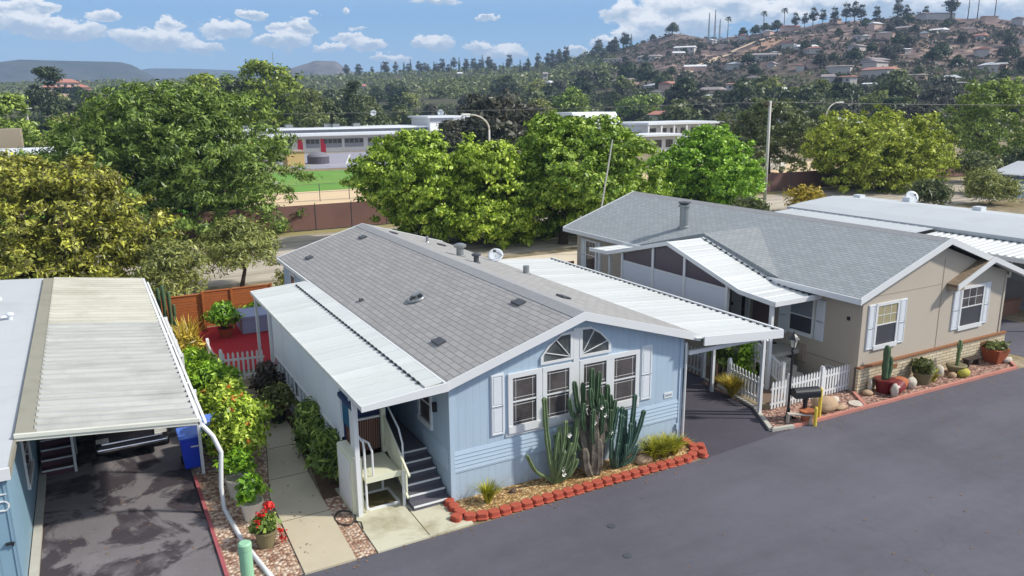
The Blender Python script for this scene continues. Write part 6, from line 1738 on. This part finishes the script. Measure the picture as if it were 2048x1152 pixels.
# hill scrub and far wood, uncountable
def scatter_stuff(name, n, gen, leaf, per, Lk, seed):
    rng = np.random.default_rng(seed); pr = random.Random(seed); C_ = []; N_ = []; LL = []
    for i in range(n):
        x, y, s = gen(pr); z = terr(x, y)
        m = per
        d = rng.normal(size=(m,3)); d /= np.linalg.norm(d, axis=1)[:,None]; d[:,2] = np.abs(d[:,2])
        C_.append(np.array([x,y,z+s*.2]) + d*np.array([s,s,s*.7])*(.6+.4*rng.random((m,1)))); N_.append(d); LL.append(np.full(m, s*Lk))
    C_ = np.concatenate(C_); N_ = np.concatenate(N_); LL = np.concatenate(LL)
    V = leaf_quads(C_, N_, LL, LL*.6, rng)
    return tag(quad_mesh(name, V, leaf), kind='stuff')
def g_hill(pr):
    while True:
        a = pr.uniform(31, 64); r = pr.uniform(300, lerp(DC, a)); x, y = pol(a, r)
        if mnoise.noise(Vector((x*.018, y*.018, 5))) + pr.uniform(-.4,.4) > 0: return x, y, pr.uniform(.7, 2.3)
scatter_stuff('hill_scrub', 5200, g_hill, M['lf_dusk'], 14, .7, 401)
def g_wood(pr):
    a = pr.uniform(-9, 36); D = lerp(DC, a); x, y = pol(a, pr.uniform(430, D*1.0)); return x, y, pr.uniform(2.2, 4.8)
scatter_stuff('far_wood', 3600, g_wood, M['lf_mid'], 22, .5, 402)
def g_wood2(pr):
    a = pr.uniform(-9, 64); x, y = pol(a, pr.uniform(205, 400)); return x, y, pr.uniform(1.2, 3.4)
scatter_stuff('undergrowth', 2600, g_wood2, M['lf_mid'], 22, .5, 403)
def g_wood3(pr):
    a = pr.uniform(-9, 6); x, y = pol(a, pr.uniform(1000, 1500)); return x, y, pr.uniform(4, 8)
# houses on the hillside
M['hh_wall'] = mat('pale_house_wall', (.5,.46,.43), .8, .1, .2); M['hh_wall2'] = mat('pinkish_house_wall', lin(206,176,160), .8, .1, .2)
M['hh_roof'] = mat('grey_house_roof', lin(150,140,138), .8, .15, .3); M['hh_roofw'] = mat('white_house_roof', (.7,.7,.7), .6, .1, .3)
M['hh_roofr'] = mat('red_tile_roof', lin(176,120,104), .8, .15, .3); M['hh_dark'] = mat('dark_house_window', (.05,.05,.06), .3, .2)
def hill_house(x, y, w, h, k, label, group, z=None):
    o = empty('hillside_house', (x, y, 0), label, 'house', group)
    z0 = (terr(x, y) if z is None else z)-1.0
    a = math.atan2(x, y); h += 1.1; d = w*.6
    ux = Vector((math.cos(a+k*.2), -math.sin(a+k*.2), 0)); uy = Vector((math.sin(a+k*.2), math.cos(a+k*.2), 0)); c = Vector((x, y, z0))
    def P_(u, v, zz): return tuple(c+ux*u+uy*v+Vector((0,0,zz)))
    b = MB(); b.obox(P_(0,0,h*.5), ux*w/2, uy*d/2, Vector((0,0,h/2))); b.build('wall', M['hh_wall2'] if k % 3 == 2 else M['hh_wall'], o)
    b = MB(); e = .6; rh = .9 if k % 4 else .35
    vs = [P_(-w/2-e,-d/2-e,h), P_(w/2+e,-d/2-e,h), P_(w/2+e,d/2+e,h), P_(-w/2-e,d/2+e,h), P_(-w/2,0,h+rh*1.3), P_(w/2,0,h+rh*1.3)]
    b._add(vs, [[0,1,5,4],[2,3,4,5],[0,4,3],[1,2,5],[3,2,1,0]])
    b.build('roof', (M['hh_roof'], M['hh_roofw'], M['hh_roofw'], M['hh_roof'], M['hh_roofr'])[k % 5], o)
    n = max(1, int(w/3.2))
    for i in range(n):
        u = -w/2+w*(i+.5)/n
        b = MB(); b.obox(P_(u,-d/2-.02,h-1.3), ux*.6, uy*.03, Vector((0,0,.5))); b.build('window', M['hh_dark'], o)
HH = [(343.2,475.0,13.0,3.6),(383.0,443.6,14.2,3.2),(336.2,477.5,5.0,2.2),(348.1,438.6,15.0,2.7),(281.2,341.0,8.1,2.2),(265.6,355.8,14.4,2.2),(250.9,311.6,12.3,2.0),(333.6,345.1,14.4,2.3),(411.6,436.6,14.3,2.2),(391.9,356.8,12.4,2.8),(371.3,291.4,10.7,2.4),(465.0,353.3,7.9,2.9),(377.2,266.8,3.6,2.1),(518.1,347.7,20.3,3.4),(477.1,435.5,12.8,2.6),(291.9,243.3,5.3,2.2),(280.4,212.8,5.2,2.0),(284.1,204.4,11.8,2.0),(271.9,197.5,7.6,1.5),(311.2,231.8,13.2,3.1),(309.4,213.7,8.4,1.7),(318.2,204.1,7.4,1.9),(344.0,204.2,8.6,2.1),(317.9,274.4,8.8,2.0),(309.7,274.7,5.8,2.4),(325.8,307.5,6.3,1.6),(248.3,406.1,4.8,3.0),(225.5,407.8,5.8,2.3),(194.9,514.3,8.9,2.7),(188.6,571.7,3.0,3.7),(267.5,443.6,3.2,4.5),(302.9,648.8,4.4,4.4),(357.8,208.2,6.6,1.8),(398.6,260.1,5.2,1.6),(437.5,265.9,5.5,1.6),(489.8,405.7,7.2,2.5),(412.7,322.9,8.9,2.4),(230.7,213.0,5.6,1.9),(253.1,161.1,6.6,1.6),
      (455,462,9,2.6),(446,470,8,2.8),(468,448,9,2.6),(436,474,7,2.4),(540,300,14,3.6),(530,318,9,3)]
rh_ = random.Random(31)
while len(HH) < 74:
    a_ = rh_.uniform(38, 62); r_ = rh_.uniform(270, 560); q_ = pol(a_, r_)
    if all(math.hypot(q_[0]-h_[0], q_[1]-h_[1]) > 16 for h_ in HH) and not (330 < q_[0] < 445 and 360 < q_[1] < 418): HH.append((q_[0], q_[1], rh_.uniform(7, 15), rh_.uniform(1.8, 3)))
for i, (x, y, w, h) in enumerate(HH):
    lb = 'small pale house in the trees at the foot of the hill' if terr(x, y) < 24 else 'pale house scattered high on the brown hillside'
    hill_house(x, y, w, h, i, lb, 'houses at the foot of the hill' if terr(x, y) < 24 else 'houses high on the hillside')
hill_house(289.2, 230.7, 6.5, 3.2, 4, 'small house with bright red roof at the foot of the hill', None)
# orange-roofed villa at far left
vl = empty('villa', (-4, 600, 0), 'large two-storey villa with orange tile roofs at far left', 'house')
zv = terr(-4, 600)
M['villa_w'] = mat('peach_villa_wall', lin(232,196,170), .8, .08, .2); M['villa_r'] = mat('orange_tile_roof', lin(180,122,104), .85, .15, .3)
for (x0, x1, z0, z1) in ((-17, 9, 4, 8.5), (-10, 4, 8.5, 11.5), (4, 10, 2, 7)):
    b = MB(); b.box(x0, x1, 596, 606, zv+z0-4, zv+z1); w_ = b.build('wall', M['villa_w'], vl)
    for i in range(int((x1-x0)/4)):
        b = MB(); b.box(x0+1.2+i*4, x0+2.8+i*4, 595.9, 596, zv+z1-2.6, zv+z1-1); b.build('window', M['hh_dark'], w_)
    b = MB(); xm = (x0+x1)/2
    b._add([(x0-1,595,zv+z1), (x1+1,595,zv+z1), (x1+1,607,zv+z1), (x0-1,607,zv+z1), (x0+4,601,zv+z1+2.4), (x1-4,601,zv+z1+2.4)], [[0,1,5,4],[2,3,4,5],[0,4,3],[1,2,5],[3,2,1,0]]); b.build('roof', M['villa_r'], vl)

# ------------------------------------------------------------------ school across the field
sch = empty('school_building', (55, 172, 0), 'long low white school building with flat roof and red doors', 'school')
M['sch_w'] = mat('school_white_wall', lin(226,224,222), .7, .05, .3); M['sch_r'] = mat('school_roof_edge', (.72,.74,.76), .5, .05, .3); M['sch_g'] = mat('school_grey_band', lin(150,152,160), .7, .06, .3)
M['red'] = mat('red_door_paint', lin(214,32,60), .5, .06, 1)
b = MB(); b.box(24, 92, 172, 190, 0, 3.6); b.build('wall', M['sch_w'], sch)
b = MB(); b.box(23, 92.5, 169.5, 190.3, 3.62, 4.1); b.build('roof', M['sch_r'], sch)
b = MB(); b.box(26, 92, 178, 189, 4.1, 4.75); b.build('clerestory', M['sch_g'], sch)
b = MB(); b.box(25.5, 92.2, 177, 189.5, 4.76, 5.15); b.build('roof', M['sch_r'], sch)
for (x0, x1) in ((32.5, 36.2), (36.9, 39.6), (43.0, 46), (46.8, 51.0), (51.6, 56), (57, 62), (63, 68), (69, 74)):
    f = MB(); f.box(x0, x1, 171.9, 171.95, 1.0, 2.9); fo = f.build('window', M['sch_g'], sch)
    n = int((x1-x0)/.9)
    p = MB()
    for i in range(n): p.box(x0+.1+i*(x1-x0)/n, x0+(i+1)*(x1-x0)/n-.1, 171.84, 171.89, 1.9, 2.8)
    p.build('pane', M['glass'], fo)
for x in (36.4, 41.2, 46.2, 31.2, 62.4):
    b = MB(); b.box(x, x+1.1, 171.85, 171.9, 0, 2.9); b.build('door', M['red'], sch)
b = MB(); b.box(74, 84, 176, 188, 4.1, 6.9); ub = b.build('upper_block', M['sch_w'], sch)
b = MB(); b.box(73.2, 84.5, 175.4, 188.5, 6.92, 7.35); b.build('roof', M['sch_r'], ub)
b = MB(); b.box(74, 80, 175.9, 175.98, 5.9, 6.9); b.build('band', M['sch_g'], ub)
for (x, y) in ((31, 180), (35, 182), (41, 181), (50, 182), (51.5, 180), (57, 182)):
    b = MB(); b.box(x, x+1.6, y, y+1.5, 5.15, 5.9); b.build('roof_unit', M['grey_metal'], sch)
dish(63, 185, 7.5, .75, 'small white dish on a mast above the school roof at left', -2.6, .4)
dish(79, 181, 7.35, .8, 'round white dish on the raised block of the school', -2.6, .2)
sh_ = empty('storage_shed', (31.8, 135, 0), 'tan shed at the edge of the school court', 'shed')
b = MB(); b.box(30.1, 33.0, 133.5, 137, 0, 2.4); b.build('wall', mat('tan_shed_wall', lin(196,168,110), .8, .08, .6), sh_)
b = MB(); b.box(29.9, 33.2, 133.3, 137.2, 2.4, 2.6); b.build('roof', M['tan_trim'], sh_)
tk = empty('water_tank', (36.5, 138, 0), 'dark grey round tank with domed lid beside the tan shed', 'tank')
b = MB(); b.lathe([(1.9,0), (1.9,1.25), (.001,1.25)], (36.5,138,0), 20); b.build('tank_wall', mat('dark_grey_tank', lin(84,80,88), .7, .1, 1), tk)
b = MB(); b.lathe([(1.97,1.25), (1.7,1.6), (1.0,1.95), (.001,2.1)], (36.5,138,0), 20); b.build('lid', mat('grey_tank_lid', lin(120,118,124), .7, .1, 1), tk)
def simple_hall(name, label, x0, x1, y0, y1, h, roof_h, pillars=0, slope=False, cat='building'):
    o = empty(name, ((x0+x1)/2, y0, 0), label, cat)
    b = MB(); b.box(x0, x1, y0, y1, 0, h); b.build('wall', M['sch_w'], o)
    if slope:
        b = MB(); b.prism([(y0-1,h+.05), (y0+1.5,h+roof_h), (y1,h+roof_h), (y1+.5,h+.05)], 'x', x0-.6, x1+.6); b.build('roof', M['sch_r'], o)
    else:
        b = MB(); b.box(x0-1.2, x1+1.2, y0-1.8, y1+1, h+.02, h+roof_h); b.build('roof', M['sch_r'], o)
    for i in range(pillars):
        x = x0-.9+(x1-x0+1.8)*i/(pillars-1)
        b = MB(); b.box(x-.2, x+.2, y0-1.6, y0-1.2, 0, h); b.build('column', M['sch_w'], o)
    n = int((x1-x0)/3)
    for i in range(n):
        b = MB(); b.box(x0+.5+i*3, x0+2.4+i*3, y0-.06, y0, h-2.4, h-.8); b.build('window', M['glass'], o)
    return o
simple_hall('school_hall', 'school hall with white sloping roof rising above the bright trees', 99, 110, 150, 160, 5.0, 3.0, 0, True)
simple_hall('school_wing', 'low white school wing beside the sloping white roof', 94, 114, 144, 149, 3.6, .35)
simple_hall('school_pavilion', 'white pavilion with columns and flat roof between the bright trees', 111, 131, 140, 150, 5.2, .5, 7)
simple_hall('school_annex', 'lower white annex in front of the columned pavilion', 101.5, 111, 130, 136, 3.2, .4)
simple_hall('white_house', 'white house with grey roof behind the right street light', 160, 170, 130, 138, 4.6, 1.3, 0, True, 'house')
simple_hall('white_shed', 'white flat-roofed shed at left beyond the yellowish tree', -14, -2.5, 95, 103, 5.3, .3, 0, False, 'shed')
simple_hall('white_house', 'grey-roofed house among trees right of the tall white pole', 176, 188, 158, 168, 6.0, 1.2, 0, True, 'house')
b = MB(); b.box(-12,-6,108,112,5.4,7.6); tag(b.build('roof_block', M['tan_trim'], loc=(-9,110,5.4)), 'tan block behind the white shed at the left edge', 'building')
# white truck glimpsed under the trees by the pole
wv = empty('parked_van', (84.8, 79, 0), 'white van glimpsed under the dark tree right of the tall pole', 'van')
b = MB(); b.box(83.2, 86.4, 79, 81, .5, 2.2); b.box(86.4, 87.6, 79, 81, .5, 1.5); b.build('body', M['white'], wv, bevel=.15)
for x in (84, 86.8):
    b = MB(); b.tube([(x,78.95,.45), (x,79.2,.45)], .42, 16); b.build('wheel', M['tyre'], wv)

# brown screen fence along the wash, and chain link fence
bs_ = empty('screen_fence', (20, 62.4, 0), 'long brown screened fence between back road and sandy lot', 'fence')
M['screen_b'] = mat('brown_screen_mesh', lin(120,88,80), .85, .14, .35, kind='World', dirt=.45, dirtcol=lin(92,70,66), dscale=.25)
xs = list(range(-38, 112, 3))
for i, (x0, x1) in enumerate(zip(xs, xs[1:])):
    y0_ = 62.7-.004*(x0+38); y1_ = 62.7-.004*(x1+38)
    b = MB(); b._add([(x0+.03,y0_,.12),(x1-.03,y1_,.12),(x1-.03,y1_,2.12),(x0+.03,y0_,2.12),(x0+.03,y0_+.02,.12),(x1-.03,y1_+.02,.12),(x1-.03,y1_+.02,2.12),(x0+.03,y0_+.02,2.12)],
        [[0,3,2,1],[4,5,6,7],[0,1,5,4],[1,2,6,5],[2,3,7,6],[3,0,4,7]]); b.build('screen_panel', M['screen_b'], bs_)
for x in xs:
    b = MB(); b.tube([(x,62.7-.004*(x+38),0), (x,62.7-.004*(x+38),2.25)], .035, 6); b.build('post', M['dark_metal'], bs_)
cf = empty('chain_link_fence', (24, 82, 0), 'chain link fence along the near edge of the sports field', 'fence')
for i in range(24):
    x = -20+i*3.2; b = MB(); b.tube([(x,82,0), (x,82,1.9)], .04, 6); b.build('post', M['dark_metal'], cf)
b = MB()
for z in (.15, 1.0, 1.85): b.bar((-20,82,z), (53.6,82,z), .03)
b.build('rail', M['dark_metal'], cf)

# ------------------------------------------------------------------ poles and wires
def street_light(base, h, dirx, label, m):
    x, y = base; o = empty('street_light', (x, y, 0), label, 'street light')
    b = MB(); b.tube([(x,y,0), (x,y,h*.5), (x,y,h*.78)], [.16,.13,.11], 10); b.build('pole', m, o, smooth=True)
    P_ = [Vector((x+dirx*2.6*(1-math.cos(t)), y, h*.78+h*.2*math.sin(t))) for t in [i*PI/2/8 for i in range(9)]]
    b = MB(); b.tube(P_, [.11,.11,.10,.10,.09,.09,.08,.08,.08], 8); b.build('arm', m, o, smooth=True)
    b = MB(); e = P_[-1]; b.box(e.x-.55+dirx*.5, e.x+.55+dirx*.5, y-.16, y+.16, e.z-.06, e.z+.12); b.build('lamp_head', M['white'], o, bevel=.05)
M['pole_w'] = mat('pale_concrete_pole', lin(200,196,188), .8, .06, 2)
street_light((43.4, 85), 8.9, -1, 'curved white street light in front of the big dark oak', M['pole_w'])
street_light((102.3, 85), 9.9, 1, 'curved grey street light right of the tall white pole', M['pole_w'])
up = empty('utility_pole', (55.3, 52.1, 0), 'tall white utility pole carrying the wire behind the tan home', 'pole')
b = MB(); b.tube([(55.3,52.1,0), (55.2,52.1,9.95)], [.17,.12], 10); b.build('pole', M['pole_w'], up, smooth=True)
b = MB(); b.box(54.6,55.8,52.05,52.15,9.6,9.72); b.build('crossarm', M['bark'], up)
b = MB(); b.tube([(29.3,42,0), (29.68,42,3.15), (30.3,42,6.6), (30.46,42,7.55)], [.07,.06,.05,.04], 6)
tag(b.build('pole', M['pole_w'], loc=(29.3,42,0)), 'thin leaning pole in front of the broad green tree', 'pole')
def wire(a, c, sag, label, r=.022):
    a = Vector(a); c = Vector(c); b = MB()
    b.tube([a.lerp(c, i/14)-Vector((0,0,sag*4*(i/14)*(1-i/14))) for i in range(15)], r, 5)
    tag(b.build('wire', M['wire'], loc=tuple(a)), label, 'wire')
M['wire'] = mat('grey_cable', lin(120,118,112), .6, .05)
wire((55.2,52.1,9.85), (-28,84,9.6), .5, 'overhead wire running left from the tall white pole')
wire((55.2,52.1,9.85), (130,26,9.6), .5, 'overhead wire running right from the tall white pole')
for (x, y, h, lb) in ((-7.0, 150, 10.5, 'wooden pole at the left edge among green trees'),):
    b = MB(); b.tube([(x,y,0),(x,y,h)], .14, 6); b.box(x-.8,x+.8,y-.06,y+.06,h-.6,h-.45); tag(b.build('utility_pole', M['pole_w'], loc=(x,y,0)), lb, 'pole')
def mast(a, r, e0, e1, label, group=None):
    x, y = pol(a, r); z0 = 9.8+r*math.tan(math.radians(e0)); z1 = 9.8+r*math.tan(math.radians(e1)); b = MB()
    for k in range(3):
        an = 2*PI*k/3; b.bar((x+.8*math.cos(an), y+.8*math.sin(an), z0-6), (x+.15*math.cos(an), y+.15*math.sin(an), z1), .26)
    n = 12
    for i in range(n):
        z = z0+(z1-z0)*i/n; b.bar((x-.6,y,z), (x+.6,y,z+(z1-z0)/n), .15)
    tag(b.build('radio_mast', M['grey_metal'], loc=(x,y,z0)), label, 'mast', group)
mast(42.35, 640, 4.3, 5.95, 'lattice radio mast on the hill crest, left of the tallest one')
mast(42.75, 640, 4.3, 6.15, 'tallest lattice radio mast on the hill crest')
mast(43.08, 640, 4.3, 5.5, 'short lattice radio mast on the hill crest, right of the tallest one')
mast(12.25, 900, 2.0, 3.64, 'lone radio mast on the skyline above the tallest olive-green tree')
